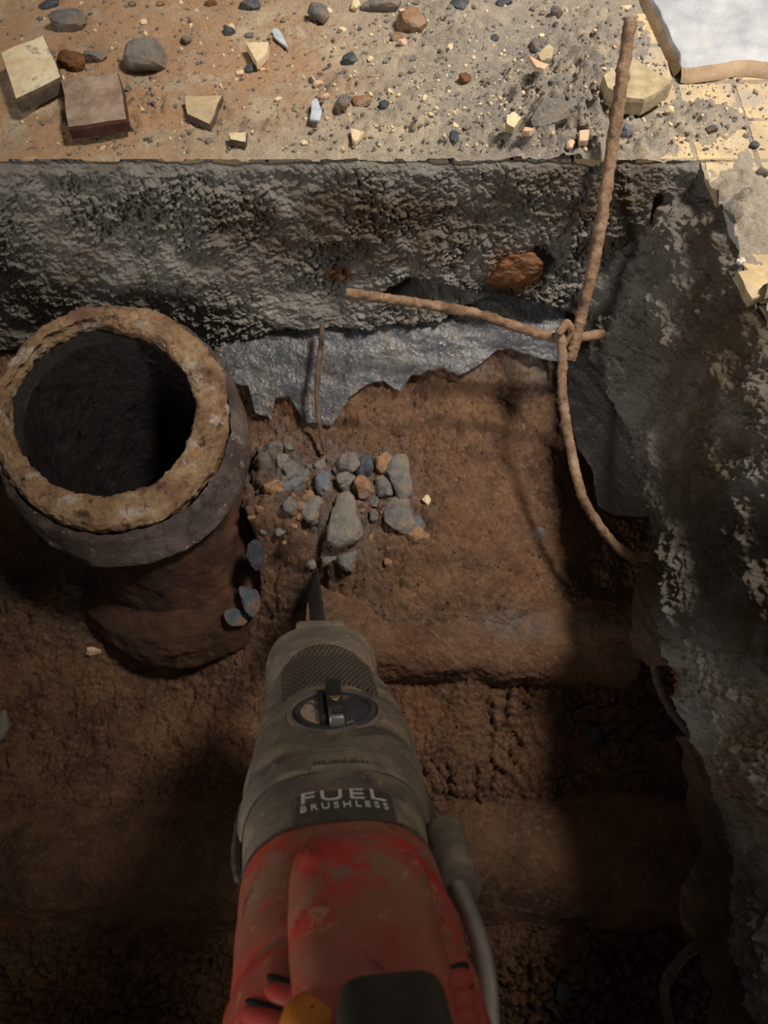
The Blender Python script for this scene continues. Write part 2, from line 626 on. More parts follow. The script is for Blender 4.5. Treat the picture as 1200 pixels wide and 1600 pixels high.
def notch_back(U, V, Q):
    lip = np.interp(U, [600, 640, 690, 735], [452, 432, 441, 457])
    inx = sstep(596, 615, U) * (1 - sstep(722, 740, U))
    deep = sstep(0, 7, V - lip) * inx
    d = -0.030 * deep * (1 - 0.85 * sstep(462, 476, V))
    gap = sstep(0.3, 1, np.exp(-((U - 1035) / 22) ** 2 - ((V - 330) / 35) ** 2)) * -0.018
    ledge = -0.010 * sstep(0, 10, V - np.interp(U, [760, 1000], [385, 372])) * sstep(820, 850, U)
    return d + gap + ledge


slab_face('wall_back', topb, botb, (0, -1, LEAN), 0.0015, 200, 11,
          'rough grey broken concrete edge of the floor slab facing the saw and pipe', notch_back,
          stains=[('rust', 803, 425, 38, 34), ('brown', 560, 350, 220, 70), ('brown', 900, 300, 160, 60), ('rust', 530, 430, 22, 14), ('brown', 1000, 400, 60, 90)], flip=True)

# right face
ys = np.linspace(-0.36, 0.535, 640)
topr = np.stack([np.interp(ys, right_top[:, 1], right_top[:, 0]), ys, ys * 0], -1)
botr = np.stack([np.interp(ys, right_bot[:, 1], right_bot[:, 0]), ys, ys * 0 - SLAB], -1)


def notch_right(U, V, Q):
    dz_ = np.clip((-Q[:, 2]) / SLAB, 0, 1)
    bulge = 0.006 * np.sin(dz_ * math.pi) + 0.010 * np.exp(-((dz_ - 0.82) / 0.14) ** 2) + 0.012 * fbm(Q * np.array([1, 0.7, 1.3]), 17, 3, 0.55, 36)
    chip = -0.02 * np.exp(-((U - 1075) / 35) ** 2 - ((V - 300) / 30) ** 2)
    return bulge + chip


slab_face('wall_right', topr, botr, (-1, 0, 0.3), 0.0015, 150, 31,
          'rough brown-stained concrete slab edge sloping down beside the bent wires', notch_right,
          stains=[('rust', 1036, 900, 20, 38), ('rust', 1062, 1065, 14, 22), ('brown', 1140, 620, 110, 420), ('brown', 1200, 1100, 70, 400), ('brown', 1190, 720, 30, 40)], flip=False)

# the two faces outside the picture close the pit
xs = np.linspace(-0.50, 0.30, 130)
slab_face('wall_front', np.stack([xs, xs * 0 - 0.13, xs * 0], -1), np.stack([xs, xs * 0 - 0.125, xs * 0 - SLAB], -1), (0, 1, 0.3), 0.006, 40, 51,
          'rough grey concrete slab edge closing the near side of the pit', flip=False)
yl = np.linspace(-0.32, 0.54, 130)
slab_face('wall_left', np.stack([yl * 0 - 0.46, yl, yl * 0], -1), np.stack([yl * 0 - 0.43, yl, yl * 0 - SLAB], -1), (1, 0, 0.3), 0.006, 40, 71,
          'rough grey concrete slab edge closing the side of the pit beyond the pipe', flip=True)


def box_faces():
    return [(0, 3, 2, 1), (4, 5, 6, 7), (0, 1, 5, 4), (1, 2, 6, 5), (2, 3, 7, 6), (3, 0, 4, 7)]


# screed bed beneath the tiles (four strips around the pit)
def rects_mesh(name, rects, z):
    V, F = [], []
    for (x0, x1, y0, y1) in rects:
        k = len(V)
        V += [(x0, y0, z), (x1, y0, z), (x1, y1, z), (x0, y1, z)]
        F.append((k, k + 1, k + 2, k + 3))
    return mesh_py(name, V, F)


fl = link('floor', rects_mesh('floor', [(-2.2, 2.2, Y_EDGE + 0.002, 2.6), (0.292, 2.2, -1.6, Y_EDGE + 0.002), (-2.2, -0.46, -1.6, Y_EDGE + 0.002), (-0.46, 0.292, -1.6, -0.13)], -0.0068), M['tile_grey'])
prop(fl, 'dusty floor of small square tan tiles around the cut pit', None, None, 'structure')

PITCH_T = 0.0505
X_T = 0.257


def tile_mesh(name, poly, h, seed):
    """tile with a slightly rounded, worn upper edge; poly counter-clockwise"""
    rg = random.Random(seed)
    n = len(poly)
    cx = sum(p[0] for p in poly) / n; cy = sum(p[1] for p in poly) / n
    rings = []
    for (z, s) in ((0, 1.0), (h * 0.78, 1.0), (h, 0.965)):
        rings.append([(cx + (x - cx) * s, cy + (y - cy) * s, z + (rg.uniform(-1, 1) * 0.0003 if z else 0)) for x, y in poly])
    V = sum(rings, [])
    F = [tuple(range(n))[::-1]]
    for r in range(2):
        for j in range(n):
            F.append((r * n + j, r * n + (j + 1) % n, (r + 1) * n + (j + 1) % n, (r + 1) * n + j))
    F.append(tuple(range(2 * n, 3 * n)))
    return mesh_py(name, V, F)


TH = 0.0065
shapes = []
for k in range(4):
    rg = random.Random(100 + k)
    s = PITCH_T / 2 - 0.0014
    poly = []
    for (a, b) in ((-1, -1), (1, -1), (1, 1), (-1, 1)):
        c = 0.0025 * rg.random()
        poly += [(a * s + (c if (a, b) in ((1, 1),) or (a, b) == (-1, -1) and False else 0) * -a, b * s + rg.uniform(-1, 1) * 0.0003)]
    shapes.append([tile_mesh('tile', poly, TH, k) for _ in range(1)][0])
tile_data = {}
for key in ('tile_tan', 'tile_orange', 'tile_yellow', 'tile_grey'):
    for k in range(4):
        me = shapes[k].copy()
        me.materials.clear(); me.materials.append(M[key])
        tile_data[key, k] = me
rt = random.Random(5)


def tile_kind(x, y):
    u, v = project(np.array([x, y, 0.0]))
    if u < 360 and v < 75: return 'tile_orange'
    if u < 240 and v < 170: return 'tile_orange' if rt.random() < 0.75 else 'tile_tan'
    if v > 200 and u < 420: return 'tile_yellow' if rt.random() < 0.6 else 'tile_tan'
    if u > 960: return 'tile_tan' if rt.random() < 0.65 else 'tile_yellow'
    return rt.choice(['tile_tan', 'tile_grey', 'tile_tan'])


ntile = 0
for j in range(-5, 7):
    for i in range(-16, 8):
        xc = X_T + (i + 0.5) * PITCH_T; yc = Y_EDGE + (j + 0.5) * PITCH_T
        key = tile_kind(xc, yc)
        if j >= 0:
            if xc < -0.52 or xc > 0.56: continue
            o = link('tile', tile_data[key, rt.randrange(4)], None, fl)
            o.location = (xc, yc, -TH + rt.uniform(-0.0006, 0.0004))
            o.rotation_euler = (rt.uniform(-1, 1) * 0.006, rt.uniform(-1, 1) * 0.006, rt.choice([0, 1, 2, 3]) * math.pi / 2)
            ntile += 1
        else:
            if i < 0 or i > 4: continue
            if i == 0:
                if j in (-2, -5): continue       # broken away
                y0, y1 = yc - PITCH_T / 2 + 0.0015, yc + PITCH_T / 2 - 0.0015
                yy = np.linspace(y0, y1, 6)
                xx = np.maximum(edge_x(yy) + 0.001 + np.array([rt.uniform(0, 0.006) for _ in yy]), X_T)
                xr = X_T + PITCH_T - 0.0015
                poly = [(xr, y1)] + [(float(a), float(b)) for a, b in zip(xx[::-1], yy[::-1])] + [(xr, y0)]
                me = tile_mesh('tile', poly, TH, 40 + j)
                me.materials.append(M['tile_yellow' if j in (-3,) else 'tile_tan'])
                o = link('tile', me, None, fl); o.location = (0, 0, -TH)
            else:
                o = link('tile', tile_data['tile_yellow' if (i + j) % 3 == 0 else 'tile_tan', rt.randrange(4)], None, fl)
                o.location = (xc, yc, -TH + rt.uniform(-0.0006, 0.0004))
            ntile += 1

# dust and mortar crumbs caked over the tiles: one uncountable layer
gx = np.arange(-0.53, 0.53, 0.0019); gy = np.arange(0.20, 0.90, 0.0019)
GX, GY = np.meshgrid(gx, gy, indexing='ij')
Pd = np.stack([GX, GY, GX * 0], -1).reshape(-1, 3)
Ud, Vd = project(Pd)
base = 0.0011 * fbm(Pd, 24, 4, 0.6, 3).ravel() + 0.0005 * fbm(Pd, 150, 3, 0.6, 4)
heap = np.zeros(len(Pd))
for (u, v, a, b, h) in [(870, 150, 90, 70, 0.010), (850, 215, 70, 35, 0.012), (700, 60, 60, 40, 0.005), (920, 60, 60, 40, 0.006), (740, 215, 120, 30, 0.004),
                        (640, 200, 60, 40, 0.004), (520, 160, 50, 40, 0.004), (400, 200, 60, 30, 0.004), (1100, 190, 50, 25, 0.006), (1000, 220, 50, 30, 0.006), (550, 215, 80, 30, 0.003),
                        (70, 150, 50, 60, 0.003), (230, 180, 70, 40, 0.003), (1150, 330, 40, 60, 0.007), (1185, 480, 22, 40, 0.009), (480, 60, 60, 40, 0.003), (620, 110, 60, 50, 0.003)]:
    heap = np.maximum(heap, h * np.exp(-((Ud - u) / a) ** 2 - ((Vd - v) / b) ** 2))
f1, f2, cid = voro2(GX.ravel() + 0.004 * fbm(Pd, 60, 2, 0.5, 8), GY.ravel() + 0.004 * fbm(Pd, 60, 2, 0.5, 9), 85, 5)
lumps = np.clip(1 - f1 * 1.3, 0, 1) * (0.3 + cid)
h1, h2, hid = voro2(GX.ravel(), GY.ravel(), 190, 6)
lumps2 = np.clip(1 - h1 * 1.4, 0, 1) * hid
hd = base + 0.0005 + 1.25 * heap * (0.35 + 0.8 * fbm(Pd, 45, 4, 0.65, 12) + 1.3 * lumps + 0.7 * lumps2)
hd += 0.0010 * lumps2 * (hid > 0.6) * sstep(-0.2, 0.2, fbm(Pd, 14, 2, 0.5, 78))
hd += 0.0014 * lumps * (cid > 0.7) * sstep(-0.1, 0.3, fbm(Pd, 9, 2, 0.5, 77))
hd -= 0.0019 * sstep(930, 1060, Ud) * (heap < 0.002)
hd += 0.0004 * (1 - sstep(250, 500, Ud))
edge_d = np.minimum(np.where(GY.ravel() > Y_EDGE, GY.ravel() - Y_EDGE, 9), 9)
inpit = (GY.ravel() < Y_EDGE - 0.0005) & (GX.ravel() < edge_x(GY.ravel()) + 0.002)
hd = np.where(inpit, -0.02, hd)
hd -= 0.002 * (1 - sstep(0, 0.006, edge_d)) * (fbm(Pd, 30, 3, 0.5, 15) > -0.05)
Pd[:, 2] = hd
F = grid_faces(len(gx), len(gy))
keep = ~inpit[F].any(1)
keep &= hd[F].max(1) > -0.0035
me = mesh_np('floor_dust', Pd, F[keep])
bmx = bmesh.new(); bmx.from_mesh(me)
loose = [v for v in bmx.verts if not v.link_faces]
bmesh.ops.delete(bmx, geom=loose, context='VERTS')
bmx.to_mesh(me); bmx.free()
co = np.empty(len(me.vertices) * 3, np.float32); me.vertices.foreach_get('co', co); co = co.reshape(-1, 3)
Ud2, Vd2 = project(co)
attr(me, 'orange', np.clip((1 - sstep(330, 620, Ud2 + 0.6 * Vd2)) + 0.7 * np.exp(-((Ud2 - 470) / 130) ** 2 - ((Vd2 - 110) / 90) ** 2), 0, 1))
attr(me, 'grey', np.clip(np.exp(-((Ud2 - 880) / 150) ** 2 - ((Vd2 - 150) / 110) ** 2) + 0.5 * sstep(480, 700, Ud2), 0, 1))
dust = link('floor_dust', me, M['dust'], fl)
prop(dust, 'caked dust and mortar crumbs spread over the floor tiles', None, None, 'stuff')


def floor_h(x, y):
    i = int(round((x - gx[0]) / 0.0019)); j = int(round((y - gy[0]) / 0.0019))
    if 0 <= i < len(gx) and 0 <= j < len(gy):
        return max(0.0, float(hd[i * len(gy) + j]))
    return 0.0


# ------------------------------------------------------------------ soil in the pit
ctrl_px = [
    (300, 640, -.215), (420, 690, -.200), (400, 760, -.197), (405, 830, -.197), (450, 650, -.205), (500, 760, -.196), (560, 720, -.196), (520, 830, -.198), (600, 610, -.208),
    (600, 690, -.212), (700, 590, -.206), (720, 700, -.214), (640, 800, -.203), (780, 770, -.214), (850, 640, -.215), (930, 700, -.262),
    (930, 900, -.27), (1010, 850, -.28), (500, 880, -.215), (450, 930, -.235), (500, 950, -.240), (560, 900, -.215), (600, 960, -.225), (700, 940, -.222), (800, 950, -.232),
    (700, 1000, -.245), (860, 1000, -.258), (650, 1050, -.275), (800, 1060, -.285), (950, 1100, -.30), (600, 1100, -.285), (750, 1150, -.292),
    (700, 1240, -.305), (900, 1240, -.315), (750, 1490, -.325), (900, 1500, -.335), (1000, 1400, -.335), (700, 1590, -.335), (1000, 1590, -.345), (1100, 1500, -.33),
    (50, 900, -.25), (150, 960, -.268), (50, 1050, -.285), (250, 1060, -.305), (400, 1000, -.275), (400, 1060, -.295), (200, 1150, -.305),
    (200, 1250, -.31), (50, 1250, -.305), (200, 1500, -.325), (200, 1590, -.33), (330, 1250, -.31), (520, 1200, -.30), (520, 1400, -.325)]
cu = np.array(ctrl_px)
C3 = on_z(cu[:, 0], cu[:, 1], cu[:, 2])
far = np.array([(-0.7, 0.62, -.165), (-0.3, 0.62, -.165), (0, 0.62, -.165), (0.2, 0.62, -.17), (0.5, 0.62, -.18), (0.5, 0.3, -.2), (0.5, 0.0, -.22), (0.5, -0.35, -.25),
                (0.0, -0.36, -.34), (-0.4, -0.36, -.32), (-0.75, -0.35, -.27), (-0.75, 0.0, -.26), (-0.75, 0.3, -.22), (-0.3, 0.47, -.195), (-0.1, 0.48, -.195), (0.0, 0.49, -.195), (0.1, 0.49, -.195), (0.15, 0.50, -.195), (-0.5, 0.45, -.18)])
C3 = np.vstack([C3, far])


def tps(X, Y):
    r2 = ((X[:, None] - X[None]) ** 2).sum(-1)
    K = np.where(r2 > 0, r2 * np.log(np.maximum(r2, 1e-12)) * 0.5, 0) + np.eye(len(X)) * 2e-4
    Pm = np.hstack([np.ones((len(X), 1)), X])
    A = np.block([[K, Pm], [Pm.T, np.zeros((3, 3))]])
    w = np.linalg.solve(A, np.concatenate([Y, np.zeros(3)]))
    return w


W_T = tps(C3[:, :2], C3[:, 2])


def tps_eval(X):
    r2 = ((X[:, None] - C3[None, :, :2]) ** 2).sum(-1)
    K = np.where(r2 > 0, r2 * np.log(np.maximum(r2, 1e-12)) * 0.5, 0)
    return K @ W_T[:-3] + W_T[-3] + X @ W_T[-2:]


DSO = 0.00155
sx = np.arange(-0.63, 0.36, DSO); sy = np.arange(-0.33, 0.60, DSO)
cxg = np.linspace(sx[0], sx[-1], 90); cyg = np.linspace(sy[0], sy[-1], 90)
CX, CY = np.meshgrid(cxg, cyg, indexing='ij')
coarse = tps_eval(np.stack([CX.ravel(), CY.ravel()], -1)).reshape(90, 90)


def bil(grid, x0, dx, y0, dy, x, y):
    a = np.clip((x - x0) / dx, 0, grid.shape[0] - 1.001); b = np.clip((y - y0) / dy, 0, grid.shape[1] - 1.001)
    i = a.astype(int); j = b.astype(int); fa = a - i; fb = b - j
    return grid[i, j] * (1 - fa) * (1 - fb) + grid[i + 1, j] * fa * (1 - fb) + grid[i, j + 1] * (1 - fa) * fb + grid[i + 1, j + 1] * fa * fb


SX, SY = np.meshgrid(sx, sy, indexing='ij')
X, Y = SX.ravel(), SY.ravel()
Z = bil(coarse, cxg[0], cxg[1] - cxg[0], cyg[0], cyg[1] - cyg[0], X, Y)
Ps = np.stack([X, Y, Z], -1)
Us, Vs = project(Ps)
wx = 0.010 * fbm(Ps, 25, 3, 0.5, 101); wy = 0.010 * fbm(Ps, 25, 3, 0.5, 111)
big = fbm(Ps, 13, 3, 0.5, 121)
mid = fbm(Ps, 45, 4, 0.58, 131)
fine = fbm(Ps, 150, 3, 0.6, 141, 'b')
f1, f2, cid = voro2(X + wx, Y + wy, 48, 7)
g1, g2, gid = voro2(X + wx * 0.7, Y + wy * 0.7, 110, 9)
crk = np.exp(-((f2 - f1) / 0.10) ** 2); crk2 = np.exp(-((g2 - g1) / 0.16) ** 2)
smooth_zone = np.exp(-((Us - 760) / 110) ** 2 - ((Vs - 830) / 130) ** 2)
clod = sstep(1000, 1080, Vs) * sstep(540, 600, Us)
crumb = sstep(1440, 1520, Vs)
broken = sstep(-0.35, 0.15, fbm(Ps, 16, 2, 0.5, 151))
Z = Z + 0.008 * big * (1 - 0.5 * smooth_zone) + 0.0085 * mid * (1 - 0.6 * smooth_zone) + 0.0042 * fine * (1 - 0.55 * smooth_zone) + 0.0016 * fbm(Ps, 300, 2, 0.6, 145)
Z += (0.5 + 0.6 * clod) * (0.007 * (cid - 0.5) * broken + 0.0035 * (gid - 0.5)) * (1 - 0.8 * smooth_zone)
Z -= (0.3 + 0.7 * clod) * broken * (0.008 * crk + 0.004 * crk2) * (1 - 0.85 * smooth_zone)
Z += crumb * (0.010 * fbm(Ps, 60, 3, 0.6, 161) - 0.004 * crk2)
# bank of soil that stands up under the far slab: stepped, undercut lines
led = np.interp(Us, [380, 500, 600, 700, 800, 870, 960], [640, 662, 682, 672, 688, 700, 720])
wob = 10 * fbm(Ps, 30, 3, 0.5, 171)
Z += 0.013 * sstep(0, 14, led + wob - Vs) * sstep(400, 480, Us) * (1 - sstep(900, 980, Us))
led2 = led - 48
Z += 0.008 * sstep(0, 9, led2 + 1.5 * wob - Vs) * sstep(520, 560, Us) * (1 - sstep(820, 900, Us))
# lumps of clay around the gravel
for (u, v, r, h) in [(400, 800, 30, 0.014), (455, 845, 26, 0.012), (415, 720, 24, 0.010), (470, 700, 30, 0.008), (650, 900, 26, 0.006), (445, 800, 40, 0.014), (470, 860, 30, 0.012), (420, 740, 30, 0.010), (440, 705, 26, 0.008), (520, 800, 34, 0.012), (530, 855, 26, 0.008), (600, 750, 45, 0.007), (690, 800, 34, 0.007), (780, 850, 60, 0.006)]:
    d2 = ((Us - u) / r) ** 2 + ((Vs - v) / r) ** 2
    Z += h * np.maximum(0, 1 - d2) ** 0.7 * (1 + 0.4 * mid)
# saw cut slot in front of the blade
Z -= 0.012 * np.exp(-((Us - 501) / 9) ** 4) * sstep(872, 890, Vs) * (1 - sstep(960, 990, Vs))
_pc0 = at_depth(np.array(176.0), np.array(648.0), np.array(0.643)); _pc1 = on_z(np.array(295.0), np.array(872.0), np.array(-0.285))
for k_ in np.linspace(0, 1.5, 14):
    q_ = _pc0 + (_pc1 - _pc0) * k_
    Z = np.where(np.hypot(X - q_[0], Y - q_[1]) < 0.068, np.minimum(Z, q_[2] - 0.05), Z)
ZS = Z.reshape(SX.shape)
Ps[:, 2] = Z
me = mesh_np('ground', Ps, grid_faces(len(sx), len(sy), flip=False))
greyw = np.zeros(len(Z)); darkw = np.zeros(len(Z))
for (u, v, a, b, w) in [(440, 735, 55, 60, .9), (530, 800, 60, 80, .8), (590, 760, 60, 60, .7), (540, 720, 60, 30, .6), (800, 975, 55, 22, .9), (850, 590, 60, 30, .9), (740, 600, 60, 18, .5), (130, 920, 60, 50, .7), (600, 1000, 40, 60, .5)]:
    greyw = np.maximum(greyw, w * np.exp(-((Us - u) / a) ** 2 - ((Vs - v) / b) ** 2))
for (u, v, a, b, w) in [(475, 930, 45, 40, .95), (700, 880, 60, 15, .4), (30, 900, 60, 60, .8), (420, 1010, 30, 50, .6)]:  # first patch puts the saw's shadow beside the blade into the soil colour
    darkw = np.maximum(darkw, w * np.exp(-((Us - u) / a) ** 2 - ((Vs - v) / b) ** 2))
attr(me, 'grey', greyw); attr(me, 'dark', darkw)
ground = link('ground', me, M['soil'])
prop(ground, 'cracked reddish-brown clay soil at the bottom of the pit', None, None, 'structure')


def soil_hit(u, v):
    """where the sight line through pixel meets the soil"""
    d = rays(u, v)
    t = np.linspace(0.4, 1.1, 1400)
    P = CAMP + d[None] * t[:, None]
    h = bil(ZS, sx[0], DSO, sy[0], DSO, P[:, 0], P[:, 1])
    k = np.argmax(P[:, 2] < h)
    return P[k], t[k]


# ------------------------------------------------------------------ buried drain pipes caked in clay
def buried_pipe(name, a, b, r, label, seed, amp=0.004):
    a, b = np.array(a, float), np.array(b, float)
    L = np.linalg.norm(b - a); T = (b - a) / L
    n, seg = int(L / 0.0022), 150
    s = np.linspace(0, 1, n)
    up = np.array([0, 0, 1.0]); up -= T * (up @ T); up /= np.linalg.norm(up)
    sd = np.cross(T, up)
    th = np.arange(seg) / seg * 2 * math.pi
    c = a + (b - a) * s[:, None]
    R = np.cos(th)[:, None] * up + np.sin(th)[:, None] * sd
    V = c[:, None] + r * R[None]
    Q = V.reshape(-1, 3)
    D = 0.007 * fbm(Q, 14, 3, 0.5, seed) + amp * fbm(Q * np.array([0.5, 1, 1]), 45, 4, 0.6, seed + 3) + 0.002 * fbm(Q, 160, 3, 0.6, seed + 6, 'b')
    V = V + (D.reshape(n, seg))[..., None] * R[None]
    me = mesh_np(name, V.reshape(-1, 3), grid_faces(n, seg, wrap=True))
    attr(me, 'grey', np.zeros(n * seg)); attr(me, 'dark', np.zeros(n * seg))
    U, W = project(V.reshape(-1, 3))
    me.attributes['grey'].data.foreach_set('value', np.exp(-((U - 800) / 60) ** 2 - ((W - 975) / 22) ** 2).astype(np.float32) * 0.9)
    o = link(name, me, M['soil'])
    return prop(o, label, 'pipe')


p1a, _ = soil_hit(545, 950); p1b, _ = soil_hit(905, 965)
buried_pipe('drain_pipe', (-0.075, 0.212, -0.268), (0.235, 0.205, -0.300), 0.047, 'clay-caked drain pipe lying across in front of the saw blade', 201)
buried_pipe('drain_pipe', (-0.62, 0.004, -0.345), (0.33, 0.016, -0.352), 0.060, 'thick clay-caked drain pipe running crosswise beneath the red saw', 231)

# ------------------------------------------------------------------ open cast iron pipe
def ring_loft(name, rings, seg=220, disp=None, close=False, smooth=True, flip=False, axial=None):
    """rings: list of (centre, normal, radius, stretch)"""
    V = []
    th = np.arange(seg) / seg * 2 * math.pi
    for c, nrm, r, st in rings:
        nrm = np.asarray(nrm, float); nrm = nrm / np.linalg.norm(nrm)
        a = np.array([1.0, 0, 0]); a -= nrm * (a @ nrm); a /= np.linalg.norm(a)
        b = np.cross(nrm, a)
        V.append(np.asarray(c) + r * (np.cos(th)[:, None] * a + st * np.sin(th)[:, None] * b))
    V = np.array(V)
    if disp is not None:
        cen = np.array([r[0] for r in rings])[:, None]
        Rd = V - cen; Rd /= np.linalg.norm(Rd, axis=2)[..., None]
        Q = V.reshape(-1, 3)
        V = V + Rd * disp(Q).reshape(V.shape[:2])[..., None]
    if axial is not None:
        Q = V.reshape(-1, 3)
        V = (Q + axial[0] * axial[1](Q)[:, None]).reshape(V.shape)
    me = mesh_np(name, V.reshape(-1, 3), grid_faces(len(rings), seg, wrap=True, flip=flip), smooth)
    return me


def interp_rings(keys, step=0.0022):
    """densify (centre, normal, radius, stretch) rings"""
    out = []
    for a, b in zip(keys[:-1], keys[1:]):
        d = np.linalg.norm(np.asarray(b[0]) - np.asarray(a[0])) + abs(b[2] - a[2])
        n = max(1, int(d / step))
        for k in range(n):
            t = k / n
            out.append(tuple(np.asarray(a[i]) * (1 - t) + np.asarray(b[i]) * t for i in range(4)))
    out.append(keys[-1])
    return out


C0 = at_depth(176, 644, 0.643)
tocam = (CAMP - C0) / np.linalg.norm(CAMP - C0)
up = np.array([0, 0, 1.0])
NR = 0.62 * up + 0.38 * tocam; NR /= np.linalg.norm(NR)
C1 = on_z(np.array(295.0), np.array(872.0), np.array(-0.285))
AX = (C1 - C0); LEN = np.linalg.norm(AX); AX /= LEN
N_low = 0.75 * up - 0.25 * AX


def pr(k, r, w, st=1.06):
    """ring at distance k down the pipe; w 0..1 turns it from the rim's plane to the body's"""
    return (C0 + AX * k, NR * (1 - w) + (-AX) * w, r, 1 + (st - 1) * (1 - w))


pipe = empty('cast_iron_pipe', Matrix.Translation(Vector(C1)))
prop(pipe, 'open-ended rusty cast iron drain pipe rising from the soil', 'pipe')


def pipe_part(name, me, mat):
    me.transform(Matrix.Translation(-Vector(C1)))
    o = link(name, me, mat, pipe)
    return o


off = np.array([-0.0085, 0.004, 0.001])
C0i = C0 + off


def d_rim(Q):
    return 0.0055 * fbm(Q, 30, 4, 0.6, 301) + 0.0030 * fbm(Q, 110, 4, 0.65, 305)


rim_keys = [(C0i - NR * 0.012, NR, 0.0775, 1.0), (C0i - NR * 0.005, NR, 0.0785, 1.0), (C0i - NR * 0.001, NR, 0.0815, 1.01), (C0 + NR * 0.0012, NR, 0.088, 1.03), (C0 + NR * 0.0006, NR, 0.0955, 1.045),
            (C0 - NR * 0.003, NR, 0.0990, 1.05), (C0 - NR * 0.012, NR, 0.1000, 1.05)]
pipe_part('rim', ring_loft('rim', interp_rings(rim_keys, 0.0011), 420, d_rim, flip=False, axial=(NR, lambda Q: 0.0045 * fbm(Q, 45, 5, 0.62, 351) + 0.0020 * fbm(Q, 160, 3, 0.6, 352, 'r'))), M['rim'])


def d_hub(Q):
    return 0.004 * fbm(Q, 22, 4, 0.6, 311) + 0.002 * fbm(Q, 90, 3, 0.6, 315)


hub_keys = [pr(0.006, 0.0985, 0), pr(0.009, 0.1035, 0), pr(0.014, 0.1060, 0), pr(0.030, 0.1075, 0.1), pr(0.042, 0.1055, 0.2), pr(0.049, 0.0985, 0.25), pr(0.058, 0.0890, 0.3), pr(0.066, 0.085, 0.35)]
pipe_part('hub', ring_loft('hub', interp_rings(hub_keys), 300, d_hub, flip=True), M['hub'])


def d_body(Q):
    return 0.004 * fbm(Q, 20, 4, 0.6, 321) + 0.0022 * fbm(Q, 80, 4, 0.6, 325)


body_keys = [pr(0.060, 0.086, 0.35), pr(0.09, 0.085, 0.5), pr(0.13, 0.086, 0.6), pr(0.17, 0.088, 0.7), pr(0.26, 0.088, 0.8)]
pipe_part('pipe_body', ring_loft('pipe_body', interp_rings(body_keys), 260, d_body, flip=True), M['pipe_body'])


def d_col(Q):
    return 0.008 * fbm(Q, 18, 4, 0.6, 331) + 0.003 * fbm(Q, 70, 4, 0.6, 335)


col_keys = [pr(0.140, 0.080, 0.6), pr(0.150, 0.092, 0.6), pr(0.158, 0.105, 0.6), pr(0.172, 0.111, 0.6), pr(0.195, 0.110, 0.6), pr(0.206, 0.102, 0.6), pr(0.215, 0.080, 0.6)]
pipe_part('lower_collar', ring_loft('lower_collar', interp_rings(col_keys), 260, d_col, flip=True), M['pipe_body'])


def d_bore(Q):
    return 0.0035 * fbm(Q, 26, 4, 0.6, 341) + 0.0018 * fbm(Q * np.array([1, 1, 2.5]), 90, 3, 0.6, 345, 'r')


def br_(k, r, w):
    c, n_, _, st_ = pr(k, r, w)
    return (c + off * max(0.0, 1 - k / 0.05), n_, r, st_)


bore_keys = [(C0i - NR * 0.009, NR, 0.0785, 1.0), br_(0.018, 0.0765, 0), br_(0.045, 0.0765, 0.2), br_(0.066, 0.0735, 0.35), br_(0.09, 0.073, 0.5), br_(0.13, 0.073, 0.6), br_(0.17, 0.073, 0.7), br_(0.27, 0.072, 0.8), br_(0.275, 0.003, 0.8)]
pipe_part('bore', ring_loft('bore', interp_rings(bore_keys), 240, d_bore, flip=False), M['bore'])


# ------------------------------------------------------------------ stones, chips, fragments
def rock_mesh(name, size, seed, facets=9, sub=3, rough=0.06, flat=1.0):
    """angular stone: sphere clipped by random planes, then roughened; size = (rx, ry, rz)"""
    bm = bmesh.new()
    bmesh.ops.create_icosphere(bm, subdivisions=sub, radius=1.0)
    V = np.array([v.co[:] for v in bm.verts])
    rg = np.random.RandomState(seed)
    N = rg.normal(size=(facets, 3)); N /= np.linalg.norm(N, axis=1)[:, None]
    N = np.vstack([N, [[0, 0, -1], [0, 0, 1]]])
    d = np.concatenate([rg.uniform(0.50, 0.84, facets), [0.7, 0.72 * flat]])
    s = V @ N.T
    k = np.where(s > 1e-3, d / np.maximum(s, 1e-3), 9).min(1)
    k = np.minimum(k, 1.05)
    V2 = V * k[:, None]
    V2 *= (1 + 1.6 * rough * fbm(V * 1.0 + seed * 3.1, 1.5, 5, 0.65, seed))[:, None]
    V2 *= np.array(size) / np.abs(V2).max(0)
    for v, c in zip(bm.verts, V2):
        v.co = c
    for f in bm.faces:
        f.smooth = facets < 5
    me = bpy.data.meshes.new(name)
    bm.to_mesh(me); bm.free()
    return me


def put_rock(name, P, depth, w, h, mat, seed, label, group=None, facets=9, sub=3, rough=0.08, rot=None, lift=0.35, zflat=0.7, cat='stone'):
    """w, h in photograph pixels"""
    m = depth / FPX
    rx, ry = w * m / 2, h * m / 2 * 1.12
    me = rock_mesh(name, (rx, ry, min(rx, ry) * zflat), seed, facets, sub, rough)
    o = link(name, me, M[mat])
    o.location = (P[0], P[1], P[2] + min(rx, ry) * zflat * lift)
    rg = random.Random(seed)
    o.rotation_euler = (rg.uniform(-0.2, 0.2), rg.uniform(-0.2, 0.2), rot if rot is not None else rg.uniform(-0.4, 0.4))
    return prop(o, label, cat, group)


